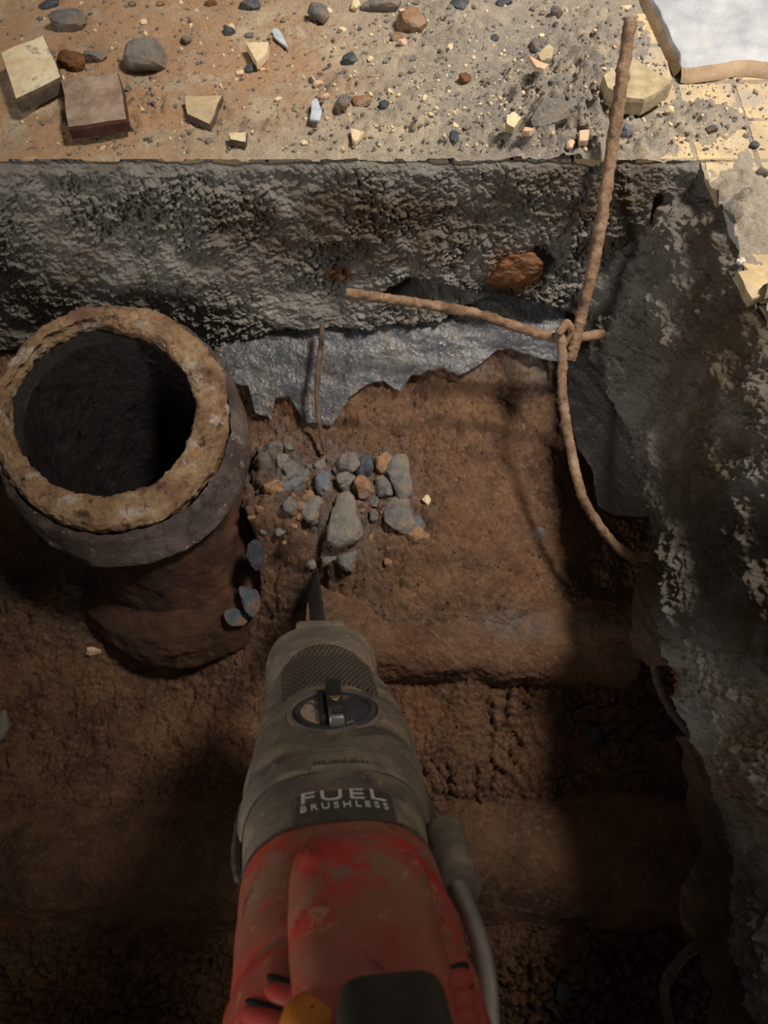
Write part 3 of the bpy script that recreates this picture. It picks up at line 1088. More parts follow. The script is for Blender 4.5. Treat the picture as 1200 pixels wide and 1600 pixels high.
GR = 'gravel stones in the soil heap'
soil_stones = [
    (545, 722, 30, 32, 'stone_grey'), (573, 733, 30, 28, 'stone_dark'), (592, 722, 20, 18, 'stone_grey'), (603, 728, 28, 26, 'stone_brown'),
    (570, 762, 32, 30, 'stone_brown'), (600, 764, 28, 28, 'stone_grey'), (507, 752, 24, 40, 'stone_blue'), (585, 785, 16, 18, 'stone_grey'),
    (585, 806, 15, 15, 'stone_grey'), (458, 762, 28, 30, 'stone_blue'), (455, 735, 26, 34, 'stone_grey'), (426, 701, 26, 20, 'stone_grey'), (425, 768, 38, 34, 'stone_brown'),
    (455, 788, 22, 24, 'stone_grey'), (540, 752, 28, 24, 'mortar'), (653, 838, 30, 26, 'stone_brown'), (666, 783, 12, 14, 'chip_cream'), (516, 872, 24, 20, 'mortar'), (530, 735, 20, 20, 'stone_grey'),
    (440, 722, 22, 20, 'mortar'), (472, 745, 20, 22, 'stone_grey'), (560, 745, 16, 16, 'stone_grey'), (615, 745, 18, 18, 'stone_grey'), (500, 728, 18, 18, 'mortar'), (480, 775, 18, 16, 'stone_brown')]
soil_names = [
    'grey block at the head of the gravel row under the plastic', 'black angular gravel stone beside the grey block', 'tiny grey stone behind the black angular stone',
    'brown rounded stone right of the black angular stone', 'flat brown stone in front of the black angular stone', 'round grey stone touching the broad pale stone',
    'tall blue-grey stone where the thin wire ends', 'small grey stone left of the large angular stone', 'smallest round grey stone below its grey twin',
    'blue-grey stone sunk in the clay nearest the pipe', 'grey stone above the blue-grey stone by the pipe', 'lone flat grey stone close to the pipe hub',
    'clay-red lump between the pipe and the blue-grey stone', 'pale grey stone below the blue-grey stone by the pipe', 'mortar lump with rust stain in the middle of the gravel',
    'brown stone below the small bluish stone', 'tiny cream chip at the far edge of the gravel', 'mortar lump just above the saw blade tip', 'small grey stone left of the grey block',
    'mortar crumb between the lone flat stone and grey stone', 'grey stone right of the blue-grey stone by the pipe', 'small grey stone wedged under the grey block', 'small grey stone behind the broad pale stone',
    'mortar crumb beside the end of the thin wire', 'brown crumb between rounded mortar lump and pipe']
for k, (u, v, w, h, m) in enumerate(soil_stones):
    P, t = soil_hit(u, v)
    put_rock('gravel_stone', P, t, w * 1.3, h * 1.3, m, 400 + k, soil_names[k], GR, facets=8, lift=-0.05, zflat=0.9, rough=0.2)
rg = random.Random(31)
for k in range(46):
    u = rg.gauss(500, 62); v = rg.gauss(785, 48)
    if not (392 < u < 660 and 690 < v < 890): continue
    m = rg.choice(['mortar', 'stone_grey', 'stone_brown', 'stone_brown'])
    P, t = soil_hit(u, v)
    w = rg.uniform(9, 19)
    lab = {'mortar': 'small mortar crumb pressed into the clay around the gravel', 'stone_grey': 'small grey grain pressed into the clay around the gravel', 'stone_brown': 'small brown clod pressed into the clay around the gravel'}[m]
    put_rock('gravel_stone' if m == 'stone_grey' else 'clod', P, t, w * rg.uniform(0.8, 1.3), w, m, 1400 + k, lab, lab + 's', facets=7, sub=2, lift=0.1, zflat=0.8, rough=0.15, rot=rg.uniform(0, 6), cat='stone' if m == 'stone_grey' else 'crumb')
for (u, v, w, h, m, seed, lab, fc) in [
    (625, 748, 42, 62, 'stone_grey', 480, 'broad pale grey curved stone at the right of the gravel heap', 7),
    (625, 802, 46, 56, 'stone_grey', 481, 'large grey-brown angular stone below the broad pale stone', 10),
    (652, 817, 26, 24, 'stone_blue', 482, 'small bluish stone wedged beside the large angular stone', 7),
    (537, 812, 56, 72, 'mortar', 483, 'largest grey mortar lump, smeared with clay, above the blade', 6),
    (491, 797, 34, 34, 'mortar', 484, 'rounded grey mortar lump left of the largest mortar lump', 6),
    (547, 873, 34, 32, 'stone_grey', 485, 'triangular grey stone just right of where the blade enters', 6),
    (838, 836, 22, 24, 'stone_grey', 486, 'lone grey pebble on the dark soil near the bent wire', 8),
    (145, 1015, 22, 14, 'chip_pink', 487, 'pale flake lying on the dark soil below the pipe', 8),
    (5, 1132, 26, 44, 'mortar', 488, 'grey rough lump poking out of the dark soil bank', 8),
    (925, 1155, 34, 26, 'stone_dark', 489, 'dark stone on the shaded soil between saw and slab', 8),
    (877, 1546, 30, 26, 'stone_dark', 490, 'dark flat stone on the crumbly soil beside the steel hook', 8)]:
    P, t = soil_hit(u, v)
    put_rock('gravel_stone' if m != 'mortar' else 'mortar_lump', P, t, w * 1.2, h * 1.2, m, seed, lab, None, facets=fc, lift=0.02, zflat=0.7, rough=0.2 if m == 'mortar' else 0.14)

# shards stuck to the clay at the pipe's foot
for (u, v, dp, w, h, m, seed, lab) in [(402, 868, 0.672, 36, 48, 'black_shard', 495, 'black glossy shard stuck in the clay beside the pipe'),
                                       (392, 935, 0.690, 34, 52, 'blue_shard', 496, 'wet blue-grey flake on the flank of the pipe collar'),
                                       (370, 962, 0.690, 44, 30, 'blue_shard', 497, 'rust-smeared wet flake below the blue-grey flake')]:
    P = at_depth(u, v, dp)
    o = put_rock('shard', P, dp, w, h, m, seed, lab, None, facets=6, lift=0, zflat=0.32, rough=0.2, cat='shard')
    o.rotation_euler = (0.2, 0.5, 0.4)


# things lying on the floor
def flat_piece(name, px, thick, mat, label, group=None, cat='tile', lean=0.0, side=None, seed=0, top_z=None):
    """loose slab-like piece; px = photograph outline of its upper face, counter-clockwise in the picture"""
    zt = thick if top_z is None else top_z
    P = on_z([p[0] for p in px], [p[1] for p in px], np.full(len(px), zt))
    zt += 0.75 * max([floor_h(a, b) for a, b in P[:, :2]] + [floor_h(*P[:, :2].mean(0))])
    P = on_z([p[0] for p in px], [p[1] for p in px], np.full(len(px), zt))
    c = P.mean(0)
    rg = random.Random(seed)
    # subdivide outline so that edges look broken
    out = []
    n = len(P)
    for i in range(n):
        a, b = P[i], P[(i + 1) % n]
        for t in (0, 0.33, 0.67):
            q = a + (b - a) * t
            if t: q = q + np.array([rg.uniform(-1, 1), rg.uniform(-1, 1), 0]) * np.linalg.norm(b - a) * 0.025
            out.append(q)
    out = np.array(out)
    area = 0.5 * sum(out[i][0] * out[(i + 1) % len(out)][1] - out[(i + 1) % len(out)][0] * out[i][1] for i in range(len(out)))
    if area < 0: out = out[::-1]
    poly = [(p[0] - c[0], p[1] - c[1]) for p in out]
    me = tile_mesh(name, poly, thick, seed)
    me.materials.append(M[mat])
    if side:
        me.materials.append(M[side])
        for p in me.polygons:
            if abs(p.normal.z) < 0.5: p.material_index = 1
    o = link(name, me)
    o.location = (c[0], c[1], zt - thick)
    if lean: o.rotation_euler = (lean, 0, 0)
    return prop(o, label, cat, group)


M['tile_cream'] = simple_mat('tile_cream', ['b39d78', 'cdbc99', 'd9ccb0'], 45, 0.0008, 260, 0.75, dust='8f8470', dust_at=(0.56, 0.66), dscale=70)
M['tile_side_dark'] = simple_mat('tile_side_dark', ['3a3029', '574a3d', '6d5f4f'], 60, 0.001, 260, 0.9)
M['tile_brown'] = simple_mat('tile_brown', ['6f5a4a', '8f7a68', 'a79381'], 70, 0.0018, 260, 0.9, dust='a8957f', dust_at=(0.55, 0.7))
M['tile_redside'] = simple_mat('tile_redside', ['33201a', '4d3026', '5f4033'], 70, 0.001, 260, 0.9)
M['tile_ochre'] = simple_mat('tile_ochre', ['8a7c60', 'a89776', 'baab8e'], 90, 0.0014, 260, 0.85, dust='a39783', dust_at=(0.55, 0.7), dscale=60)

flat_piece('loose_tile', [(0, 82), (68, 53), (96, 121), (24, 156)], 0.012, 'tile_cream', 'loose cream floor tile with grey spots on dusty floor', side='tile_side_dark', seed=1, top_z=0.014)
flat_piece('loose_tile', [(93, 124), (184, 111), (199, 187), (106, 200)], 0.010, 'tile_brown', 'loose brown mortar-crusted tile leaning on the cream tile', side='tile_redside', seed=2, top_z=0.016)
flat_piece('loose_tile', [(942, 118), (985, 86), (1052, 128), (1008, 156), (975, 152), (948, 136)], 0.014, 'tile_ochre', 'broken five-sided ochre tile behind the tall rusty rod', side='tile_ochre', seed=3, top_z=0.016)
flat_piece('tile_fragment', [(288, 150), (348, 148), (328, 195), (292, 178)], 0.006, 'tile_yellow', 'yellow tile fragment with a pointed end beside brown loose tile', side='tile_side_dark', seed=4, top_z=0.007)
flat_piece('tile_fragment', [(383, 66), (420, 66), (418, 80), (401, 97)], 0.007, 'chip_cream', 'whitish triangular tile chip near the round grey stone', side='chip_cream', seed=5, top_z=0.009)
flat_piece('tile_fragment', [(356, 208), (386, 206), (384, 222), (360, 218)], 0.005, 'tile_cream', 'pale tile sliver at the pit rim below the yellow fragment', side='tile_side_dark', seed=6)
flat_piece('tile_fragment', [(792, 180), (804, 173), (815, 184), (803, 200), (791, 193)], 0.006, 'chip_cream', 'small squarish cream tile chip beside the grey mortar heap', side='tile_ochre', seed=7, top_z=0.014)
flat_piece('tile_fragment', [(840, 84), (858, 68), (866, 76), (862, 90), (846, 94)], 0.005, 'tile_ochre', 'ochre tile chip on top of the grey mortar heap', side='tile_ochre', seed=8, top_z=0.022)
flat_piece('tile_fragment', [(826, 86), (844, 96), (858, 100), (850, 108), (838, 104)], 0.004, 'chip_pink', 'pale pinkish splinter below the ochre chip on mortar', side='chip_pink', seed=9, top_z=0.020)
flat_piece('plastic_flake', [(425, 46), (433, 43), (442, 55), (452, 76), (440, 68), (428, 58)], 0.002, 'chip_blue', 'pale blue drop-shaped flake on the orange dusty floor', cat='flake', side='chip_blue', seed=10, top_z=0.003)
flat_piece('plastic_flake', [(487, 158), (495, 152), (503, 172), (500, 188), (484, 186)], 0.002, 'chip_blue', 'faded bluish flake trodden into the dusty floor', cat='flake', side='chip_blue', seed=11, top_z=0.003)
flat_piece('tile_fragment', [(548, 200), (570, 206), (556, 222), (550, 216)], 0.004, 'chip_cream', 'cream triangular chip near the cracked pit rim', side='chip_cream', seed=12, top_z=0.005)
flat_piece('tile_fragment', [(905, 204), (922, 202), (920, 218), (906, 220)], 0.005, 'chip_pink', 'pinkish square chip on mortar just left of the tall rod', side='chip_pink', seed=13, top_z=0.010)
flat_piece('tile_fragment', [(1152, 424), (1200, 416), (1212, 455), (1175, 468)], 0.008, 'tile_tan', 'tan broken tile at the rim above the right slab edge', side='tile_ochre', seed=14, top_z=0.004)

floor_rocks = [
    (232, 97, 74, 54, 'mortar', 'rounded grey-brown cobble with a chipped side on the floor', 5),
    (108, 38, 62, 36, 'stone_grey', 'jagged grey stone behind the cream loose tile', 9),
    (640, 38, 50, 44, 'stone_brown', 'brown and black clinker lump on the dusty floor', 9),
    (598, 8, 72, 26, 'mortar', 'pale broad mortar chunk at the back beside brown clinker', 8),
    (500, 28, 38, 34, 'stone_grey', 'grey blocky stone with a cream chip resting against it', 9),
    (114, 97, 44, 36, 'orange_clay', 'reddish-brown brick crumb between the two loose tiles', 8),
    (547, 93, 26, 18, 'stone_dark', 'lone black angular stone in the middle of the dusty floor', 6),
    (357, 47, 20, 14, 'stone_dark', 'black pebble behind the whitish triangular chip', 7),
    (390, 104, 18, 14, 'stone_dark', 'black pebble in front of the whitish triangular chip', 7),
    (390, 6, 34, 22, 'stone_dark', 'dark stone at the back above the blue flake', 8),
    (75, 5, 36, 14, 'stone_dark', 'dark flat stone behind the jagged grey stone', 8),
    (720, 5, 34, 22, 'stone_dark', 'dark bluish stone at the back right of the clinker', 8),
    (790, 0, 30, 14, 'stone_dark', 'dark thin stone at the back nearest the white sheet', 8),
    (868, 22, 22, 18, 'stone_grey', 'grey pebble alone behind the mortar heap', 7),
    (838, 76, 22, 24, 'stone_grey', 'grey pebble leaning on the ochre chip', 7),
    (850, 203, 66, 52, 'mortar', 'large dark grey mortar clod at the pit rim', 6),
    (565, 160, 32, 18, 'stone_brown', 'brown oblong stone beside a grey pebble near pit rim', 7),
    (538, 168, 24, 26, 'stone_grey', 'grey pebble beside the brown oblong stone', 7),
    (978, 208, 22, 22, 'stone_blue', 'blue-grey pebble just right of the tall rod', 7),
    (1112, 203, 22, 14, 'stone_grey', 'grey pebble between tile joints by the white sheet', 7),
    (1180, 222, 18, 12, 'stone_dark', 'dark pebble on the tan tiles right of the rod', 7),
    (1048, 174, 18, 14, 'chip_cream', 'cream crumb beside the five-sided ochre tile', 7),
    (725, 122, 22, 18, 'orange_clay', 'rust-red crumb on the grey dusty floor', 8),
    (620, 58, 20, 18, 'stone_brown', 'brown crumb beside the clinker lump', 8),
    (629, 69, 16, 12, 'chip_pink', 'pale pink chip in front of the clinker lump', 7),
    (708, 220, 20, 22, 'stone_dark', 'dark crumb near the pit rim left of the mortar clod', 8),
    (497, 133, 18, 14, 'chip_pink', 'pinkish chip beside the faded bluish flake', 7),
    (508, 152, 18, 12, 'chip_pink', 'smaller pinkish chip in front of its twin', 7),
    (822, 230, 22, 14, 'chip_pink', 'pink flat crumb at the pit rim beside the mortar clod', 7),
    (888, 235, 16, 14, 'chip_pink', 'pale pink crumb at the pit rim left of the rod', 7),
    (600, 165, 16, 14, 'stone_dark', 'dark crumb beside two pale splinters', 7),
    (1140, 340, 34, 40, 'mortar', 'rough grey mortar lump on the broken right rim', 8),
    (1160, 405, 14, 14, 'chip_white', 'white chip on the right rim below mortar lump', 7),
    (1195, 265, 22, 16, 'mortar', 'small mortar crumb on the tan tiles at the right rim', 7),
    (202, 200, 26, 14, 'mortar', 'small mortar crumb beside the brown loose tile', 8),
    (150, 90, 40, 22, 'mortar', 'mortar crumb wedged behind the brown loose tile', 8),
    (200, 140, 14, 14, 'stone_grey', 'tiny grey pebble between brown tile and cobble', 7),
    (290, 62, 20, 16, 'mortar', 'small pale crumb right of the round cobble', 7),
    (512, 18, 16, 12, 'chip_cream', 'cream chip on the grey blocky stone', 7),
    (330, 2, 22, 12, 'orange_clay', 'orange-brown crumb on the orange tiles at the back', 7),
    (205, 3, 14, 10, 'stone_grey', 'tiny grey pebble on the orange tiles at the back', 7),
    (250, 3, 16, 8, 'stone_brown', 'tiny brown pebble on the orange tiles at the back', 7),
    (555, 8, 18, 22, 'chip_cream', 'cream chip beside the pale broad mortar chunk', 7)]
for k, (u, v, w, h, m, lab, fc) in enumerate(floor_rocks):
    P = on_z(np.array(float(u)), np.array(float(v)), np.array(0.004))
    t = float((P - CAMP) @ np.array([0, ST, -CT]))
    P[2] = floor_h(P[0], P[1])
    nm = {'mortar': 'mortar_lump', 'chip_cream': 'tile_chip', 'chip_pink': 'tile_chip', 'chip_white': 'tile_chip', 'orange_clay': 'brick_crumb'}.get(m, 'stone')
    put_rock(nm, P, t, w, h, m, 600 + k, lab, None, facets=fc, sub=3, lift=0.45, zflat=0.75, rough=0.10 if fc > 5 else 0.05,
             cat={'mortar_lump': 'mortar', 'tile_chip': 'chip', 'brick_crumb': 'crumb'}.get(nm, 'stone'))

# splinters and pebbles that look alike
rg = random.Random(77)
for k in range(70):
    u = rg.uniform(40, 1190); v = rg.uniform(5, 232)
    m = rg.choice(['chip_cream', 'chip_pink', 'stone_grey', 'mortar', 'stone_dark', 'chip_cream', 'mortar'])
    P = on_z(np.array(u), np.array(v), np.array(0.0))
    t = float((P - CAMP) @ np.array([0, ST, -CT]))
    P[2] = floor_h(P[0], P[1])
    s = rg.uniform(6, 12)
    lab = {'chip_cream': 'tiny cream tile splinter strewn on the dusty floor', 'chip_pink': 'tiny pinkish tile splinter strewn on the dusty floor',
           'stone_grey': 'tiny grey pebble strewn on the dusty floor', 'mortar': 'tiny mortar crumb strewn on the dusty floor', 'stone_dark': 'tiny black pebble strewn on the dusty floor'}[m]
    put_rock('tile_chip' if 'chip' in m else 'pebble', P, t, s * rg.uniform(0.8, 1.6), s, m, 800 + k, lab, lab + 's', facets=6, sub=1, lift=0.5, zflat=0.5, rot=rg.uniform(0, 6), cat='chip' if 'chip' in m else 'pebble')


def crumbs(name, P, sizes, mat, seed, label, parent=None):
    """uncountable grit: jittered octahedra in one mesh"""
    n = len(P)
    rg = np.random.RandomState(seed)
    O = np.array([(1, 0, 0), (-1, 0, 0), (0, 1, 0), (0, -1, 0), (0, 0, 1), (0, 0, -1)], float)
    Fo = np.array([(0, 2, 4), (2, 1, 4), (1, 3, 4), (3, 0, 4), (2, 0, 5), (1, 2, 5), (3, 1, 5), (0, 3, 5)])
    V = O[None] * (0.6 + 0.8 * rg.rand(n, 6, 1)) + rg.normal(size=(n, 6, 3)) * 0.2
    V = P[:, None] + V * sizes[:, None, None]
    F = (Fo[None] + 6 * np.arange(n)[:, None, None]).reshape(-1, 3)
    me = mesh_np(name, V.reshape(-1, 3), F, False)
    return prop(link(name, me, mat, parent), label, None, None, 'stuff')


rg = np.random.RandomState(3)
for nm, cnt, mk, sd, lab in (('floor_grit', 4200, 'mortar', 1, 'fine grey mortar grit scattered over the floor tiles'), ('tile_grit', 1300, 'chip_cream', 2, 'fine cream tile grit scattered over the floor tiles')):
    u = rg.uniform(-40, 1240, cnt * 2); v = rg.uniform(-20, 244, cnt * 2)
    dens = 0.25 + 0.75 * np.exp(-((u - 830) / 260) ** 2 - ((v - 170) / 110) ** 2)
    ok = rg.rand(cnt * 2) < dens
    u, v = u[ok][:cnt], v[ok][:cnt]
    P = on_z(u, v, np.zeros(len(u)))
    P[:, 2] = [floor_h(a, b) for a, b in P[:, :2]]
    crumbs(nm, P, 0.0006 + 0.0021 * rg.rand(len(P)) ** 3, M[mk], sd, lab, fl)
cnt = 3500
x = rg.uniform(-0.45, 0.25, cnt); y = rg.uniform(-0.15, 0.44, cnt)
P = np.stack([x, y, bil(ZS, sx[0], DSO, sy[0], DSO, x, y)], -1)
crumbs('soil_grit', P, 0.0007 + 0.002 * rg.rand(cnt) ** 3, M['soil'], 5, 'loose crumbs of clay scattered over the pit soil', ground)

# orange clay lump stuck in the slab
P = on_plane(np.array(803.0), np.array(425.0), pl_p, pl_n)
o = prop(link('clay_lump', rock_mesh('clay_lump', (0.026, 0.014, 0.024), 901, 7, 4, 0.2), M['orange_clay']), 'orange-brown clay lump stuck in the broken slab edge', 'clay')
o.location = tuple(P + np.array([0, 0.002, 0])); o.rotation_euler = (0.3, 0.2, 0.1)

# ------------------------------------------------------------------ wires
def wire(name, pts, rad, mat, label, seed, group=None, n=14, cat='wire'):
    """pts: (u, v, depth)"""
    a = np.array(pts, float)
    P = catmull(at_depth(a[:, 0], a[:, 1], a[:, 2]), n * 2)
    o = link(name, tube_mesh(name, P, rad, 14, 0.30, seed), M[mat])
    return prop(o, label, cat, group)


wire('rusty_rod', [(985, 28, 0.560), (968, 150, 0.580), (949, 280, 0.603), (930, 400, 0.630), (912, 480, 0.650), (900, 530, 0.660), (890, 562, 0.668)], 0.0051, 'wire',
     'tall rusty steel rod standing up past the slab edge', 1001)
wire('rusty_rod', [(540, 458, 0.652), (600, 466, 0.655), (680, 478, 0.66), (750, 492, 0.665), (820, 515, 0.668), (868, 527, 0.671), (905, 527, 0.674), (945, 522, 0.69)], 0.0045, 'wire',
     'rusty steel rod reaching sideways along the far slab above the plastic', 1002)
dw = wire('rusty_wire', [(877, 512, 0.662), (879, 560, 0.662), (879, 620, 0.662), (890, 690, 0.660), (908, 770, 0.655), (945, 832, 0.648), (985, 868, 0.642), (1032, 868, 0.640)], 0.0042, 'wire',
          'rusty bent wire hanging from the rod crossing down to the right slab', 1003)
tie = link('tie_knot', tube_mesh('tie_knot', catmull(at_depth(np.array([872, 886, 893, 882, 872, 880]), np.array([522, 506, 522, 538, 526, 512]), np.array([0.655, 0.652, 0.66, 0.665, 0.66, 0.655])), 8), 0.0038, 10, 0.3, 5), M['wire'], dw)
wire('thin_wire', [(504, 508, 0.712), (499, 560, 0.708), (495, 610, 0.708), (499, 660, 0.708), (508, 705, 0.712)], 0.0025, 'wire_dark', 'thin dark wire hanging in front of the torn plastic sheet', 1004)
wire('thin_wire', [(1020, 820, 0.668), (1019, 900, 0.655), (1018, 980, 0.640), (1022, 1040, 0.628), (1040, 1095, 0.612), (1072, 1140, 0.600), (1110, 1170, 0.60)], 0.0034, 'wire_dark',
     'thin wire curving down beneath the right slab edge', 1005)
wire('thin_wire', [(1190, 1395, 0.545), (1160, 1412, 0.545), (1105, 1462, 0.545), (1055, 1510, 0.545), (1038, 1545, 0.546), (1042, 1580, 0.55), (1060, 1640, 0.555)], 0.0036, 'wire_dark',
     'bent wire elbow sticking out below the dirty plastic by the right slab', 1006)


# ------------------------------------------------------------------ torn plastic sheets
def sheet(name, u0, u1, top, bot, hit, mat, label, nu, nv, seed, amp=0.004, slant=None):
    """strip between the pixel curves top(u) and bot(u) laid on the surface hit(u, v)"""
    uu = np.linspace(u0, u1, nu)
    tp = np.interp(uu, [p[0] for p in top], [p[1] for p in top]); bt = np.interp(uu, [p[0] for p in bot], [p[1] for p in bot])
    bt = bt + 7 * fbm(np.stack([uu, uu * 0, uu * 0], -1), 0.05, 4, 0.6, seed)
    t = np.linspace(0, 1, nv)
    Ug = np.repeat(uu[:, None], nv, 1)
    Vg = tp[:, None] * (1 - t) + bt[:, None] * t
    P = hit(Ug.ravel(), Vg.ravel())
    Q = np.stack([Ug.ravel() / 1000, Vg.ravel() / 1000 * 0.6, np.zeros(nu * nv)], -1)
    w = 1.3 * amp * fbm(Q * np.array([0.6, 1.6, 1]), 12, 3, 0.5, seed + 1, 'r') + 0.5 * amp * fbm(Q * np.array([0.5, 1.4, 1]) @ np.array([[0.9, 0.43, 0], [-0.43, 0.9, 0], [0, 0, 1]]), 40, 4, 0.55, seed + 2)
    d = rays(Ug.ravel(), Vg.ravel()); d /= np.linalg.norm(d, axis=1)[:, None]
    P = P - d * w[:, None]
    me = mesh_np(name, P, grid_faces(nu, nv))
    o = link(name, me, M[mat])
    md = o.modifiers.new('thickness', 'SOLIDIFY'); md.thickness = 0.0004
    return prop(o, label, 'plastic sheet')


def hit_back(u, v):
    # drapes from beneath the slab down the soil bank
    return on_plane(u, v, np.array([0, 0.500, -0.152]), np.array([0, -0.50, 1.0]))


sheet('plastic_sheet', 335, 884, [(335, 530), (372, 520), (450, 490), (600, 485), (700, 480), (760, 445), (884, 470)],
      [(335, 600), (372, 602), (388, 600), (398, 645), (424, 655), (430, 622), (452, 620), (478, 662), (520, 664), (545, 622), (575, 600), (600, 596), (625, 612), (640, 590), (690, 574), (718, 588), (740, 576), (778, 548), (800, 545), (850, 562), (884, 566)],
      hit_back, 'plastic', 'torn clear plastic sheet hanging from under the far slab', 300, 50, 41)


def hit_right(u, v):
    return on_plane(u, v, np.array([0.232, 0.3, -0.158]), np.array([-0.85, 0.0, 1.0]))


def side_sheet(name, edge, right, mat, label, seed, amp=0.004):
    """sheet bounded on its open side by edge [(u, v)] (top to bottom), running under the slab to u = right(v)"""
    vv = np.linspace(edge[0][1], edge[-1][1], 160)
    ul = np.interp(vv, [p[1] for p in edge], [p[0] for p in edge]) + 5 * fbm(np.stack([vv, vv * 0, vv * 0], -1), 0.06, 4, 0.6, seed)
    ur = np.interp(vv, [p[1] for p in right], [p[0] for p in right])
    t = np.linspace(0, 1, 60)
    Ug = ul[:, None] * (1 - t) + ur[:, None] * t; Vg = np.repeat(vv[:, None], 60, 1)
    P = hit_right(Ug.ravel(), Vg.ravel())
    Q = np.stack([Ug.ravel() / 1000, Vg.ravel() / 1000, np.zeros(Ug.size)], -1)
    R = np.array([[0.5, -0.86, 0], [0.86, 0.5, 0], [0, 0, 1]])
    w = amp * fbm((Q @ R) * np.array([0.35, 1, 1]), 26, 4, 0.5, seed + 1, 'r') + 0.5 * amp * fbm(Q, 30, 3, 0.5, seed + 2)
    d = rays(Ug.ravel(), Vg.ravel()); d /= np.linalg.norm(d, axis=1)[:, None]
    P = P - d * w[:, None]
    o = link(name, mesh_np(name, P, grid_faces(160, 60)), M[mat])
    md = o.modifiers.new('thickness', 'SOLIDIFY'); md.thickness = 0.0004
    return prop(o, label, 'plastic sheet')


side_sheet('plastic_sheet', [(884, 545), (888, 600), (868, 625), (893, 660), (903, 700), (926, 735), (930, 765), (934, 790), (960, 806), (1010, 808)],
           [(930, 545), (985, 650), (1030, 720), (1050, 810)], 'plastic_dark', 'dark shiny plastic sheet hanging between bent wire and right slab', 61)
side_sheet('plastic_sheet', [(1010, 880), (990, 920), (985, 1000), (994, 1025), (1012, 1040)], [(1060, 880), (1080, 1000), (1090, 1040)], 'plastic_brown', 'small dirty plastic flap behind the thin curving wire', 71, 0.003)
side_sheet('plastic_sheet', [(1054, 1150), (1068, 1170), (1066, 1205), (1076, 1225), (1070, 1250), (1078, 1280), (1092, 1292), (1096, 1320), (1088, 1345), (1064, 1385), (1058, 1420), (1066, 1450), (1092, 1480), (1098, 1520), (1112, 1545), (1105, 1600), (1110, 1640)],
           [(1120, 1150), (1200, 1300), (1230, 1640)], 'plastic_brown', 'long brown dirty torn plastic hanging below the right slab edge', 81, 0.004)

# ------------------------------------------------------------------ white sheet on the floor
M['white_sheet'] = simple_mat('white_sheet', ['8e8e93', 'a2a3a7', 'b0b1b4'], 30, 0.0012, 120, 0.5, 0.4, dust='b7aa94', dust_at=(0.62, 0.75), dscale=30)
M['sheet_edge'] = simple_mat('sheet_edge', ['7d6852', '9a8268', 'ab9478'], 40, 0.001, 160, 0.85)


def white_sheet():
    A = on_z([1012, 1068, 1085, 1130, 1170, 1260, 1260, 1012], [-20, 96, 97, 91, 86, 96, -60, -60], np.full(8, 0.013))
    root = empty('white_sheet', Matrix.Translation(Vector((float(A[2][0]), float(A[2][1]), 0.0))))
    prop(root, 'crumpled white sheet with a dirty brown front edge on the tiles', 'sheet')
    inv = -Vector((float(A[2][0]), float(A[2][1]), 0.0))
    n, m = 70, 60
    # left side line and front line of the sheet in floor coordinates
    vv = np.linspace(0, 1, n); uu = np.linspace(0, 1, m)
    fr = catmull(A[[1, 2, 3, 4, 5]], 16)
    bk = A[1] + (A[0] - A[1]) * 2.2
    s = np.linspace(0, 1, len(fr)); frs = np.stack([np.interp(uu, s, fr[:, k]) for k in range(3)], -1)
    V = frs[None] + (bk - A[1])[None, None] * vv[:, None, None]
    Q = V.reshape(-1, 3)
    wv = (0.004 * fbm(Q, 14, 3, 0.5, 91) + 0.0022 * fbm(Q, 35, 3, 0.5, 92, 'r')).reshape(n, m)
    edge = np.minimum(sstep(0, 0.06, vv)[:, None], sstep(0, 0.05, uu)[None])
    V[..., 2] = 0.011 + wv * (0.3 + 0.7 * edge) - 0.003 * (1 - edge)
    me = mesh_np('sheet_top', V.reshape(-1, 3), grid_faces(n, m, flip=True))
    me.transform(Matrix.Translation(inv))
    link('sheet_top', me, M['white_sheet'], root)
    # front and side faces drop to the floor
    for nm, line, mt, outw in (('front_edge', V[0], 'sheet_edge', (0.0, -0.010, 0)), ('side_edge', V[:, 0], 'sheet_edge', (-0.004, -0.001, 0))):
        k = 6
        t = np.linspace(0, 1, k)
        low = line + np.array(outw); low[:, 2] = 0.0002
        G = line[:, None] * (1 - t)[None, :, None] + low[:, None] * t[None, :, None]
        G[..., 1] -= 0.002 * np.sin(t * math.pi)[None]
        me = mesh_np(nm, G.reshape(-1, 3), grid_faces(len(line), k))
        me.transform(Matrix.Translation(inv))
        link(nm, me, M[mt], root)


white_sheet()

# ------------------------------------------------------------------ reciprocating saw
AL = math.radians(51)
N0 = at_depth(np.array(503.0), np.array(1055.0), np.array(0.53))
# tail direction: pitched AL above the horizontal, turned a little so that its axis drifts right towards the camera
yaw = math.radians(0.0)
fwd = Vector((0, math.cos(AL), -math.sin(AL)))
# choose the drift so the tail centre falls at u = 556 in the picture's lower border
tail_s = 0.275
tp = N0 - np.array(fwd) * tail_s
dpt = float((tp - CAMP) @ np.array([0, ST, -CT]))
dx = (556 - 600) / FPX * dpt - tp[0]
fwd = Vector((-dx / tail_s, fwd.y, fwd.z)).normalized()
xax = (Vector((1, 0, 0)) - fwd * fwd.x).normalized()
zax = xax.cross(fwd)
SM = Matrix((xax, fwd, zax)).transposed().to_4x4()
SM.translation = Vector(N0)
SMi = SM.inverted()
saw = empty('reciprocating_saw', SM)
prop(saw, 'dusty red and grey reciprocating saw pointing its blade into the clay', 'power saw')
Rx, Ry, Rz = np.array(xax), np.array(fwd), np.array(zax)


def saw_px(u, v, z=0.0):
    """local (x, y) on the saw's plane z through a photograph pixel"""
    p = N0 + Rz * z
    P = on_plane(np.array(float(u)), np.array(float(v)), p, Rz)
    q = P - N0
    return float(q @ Rx), float(q @ Ry)


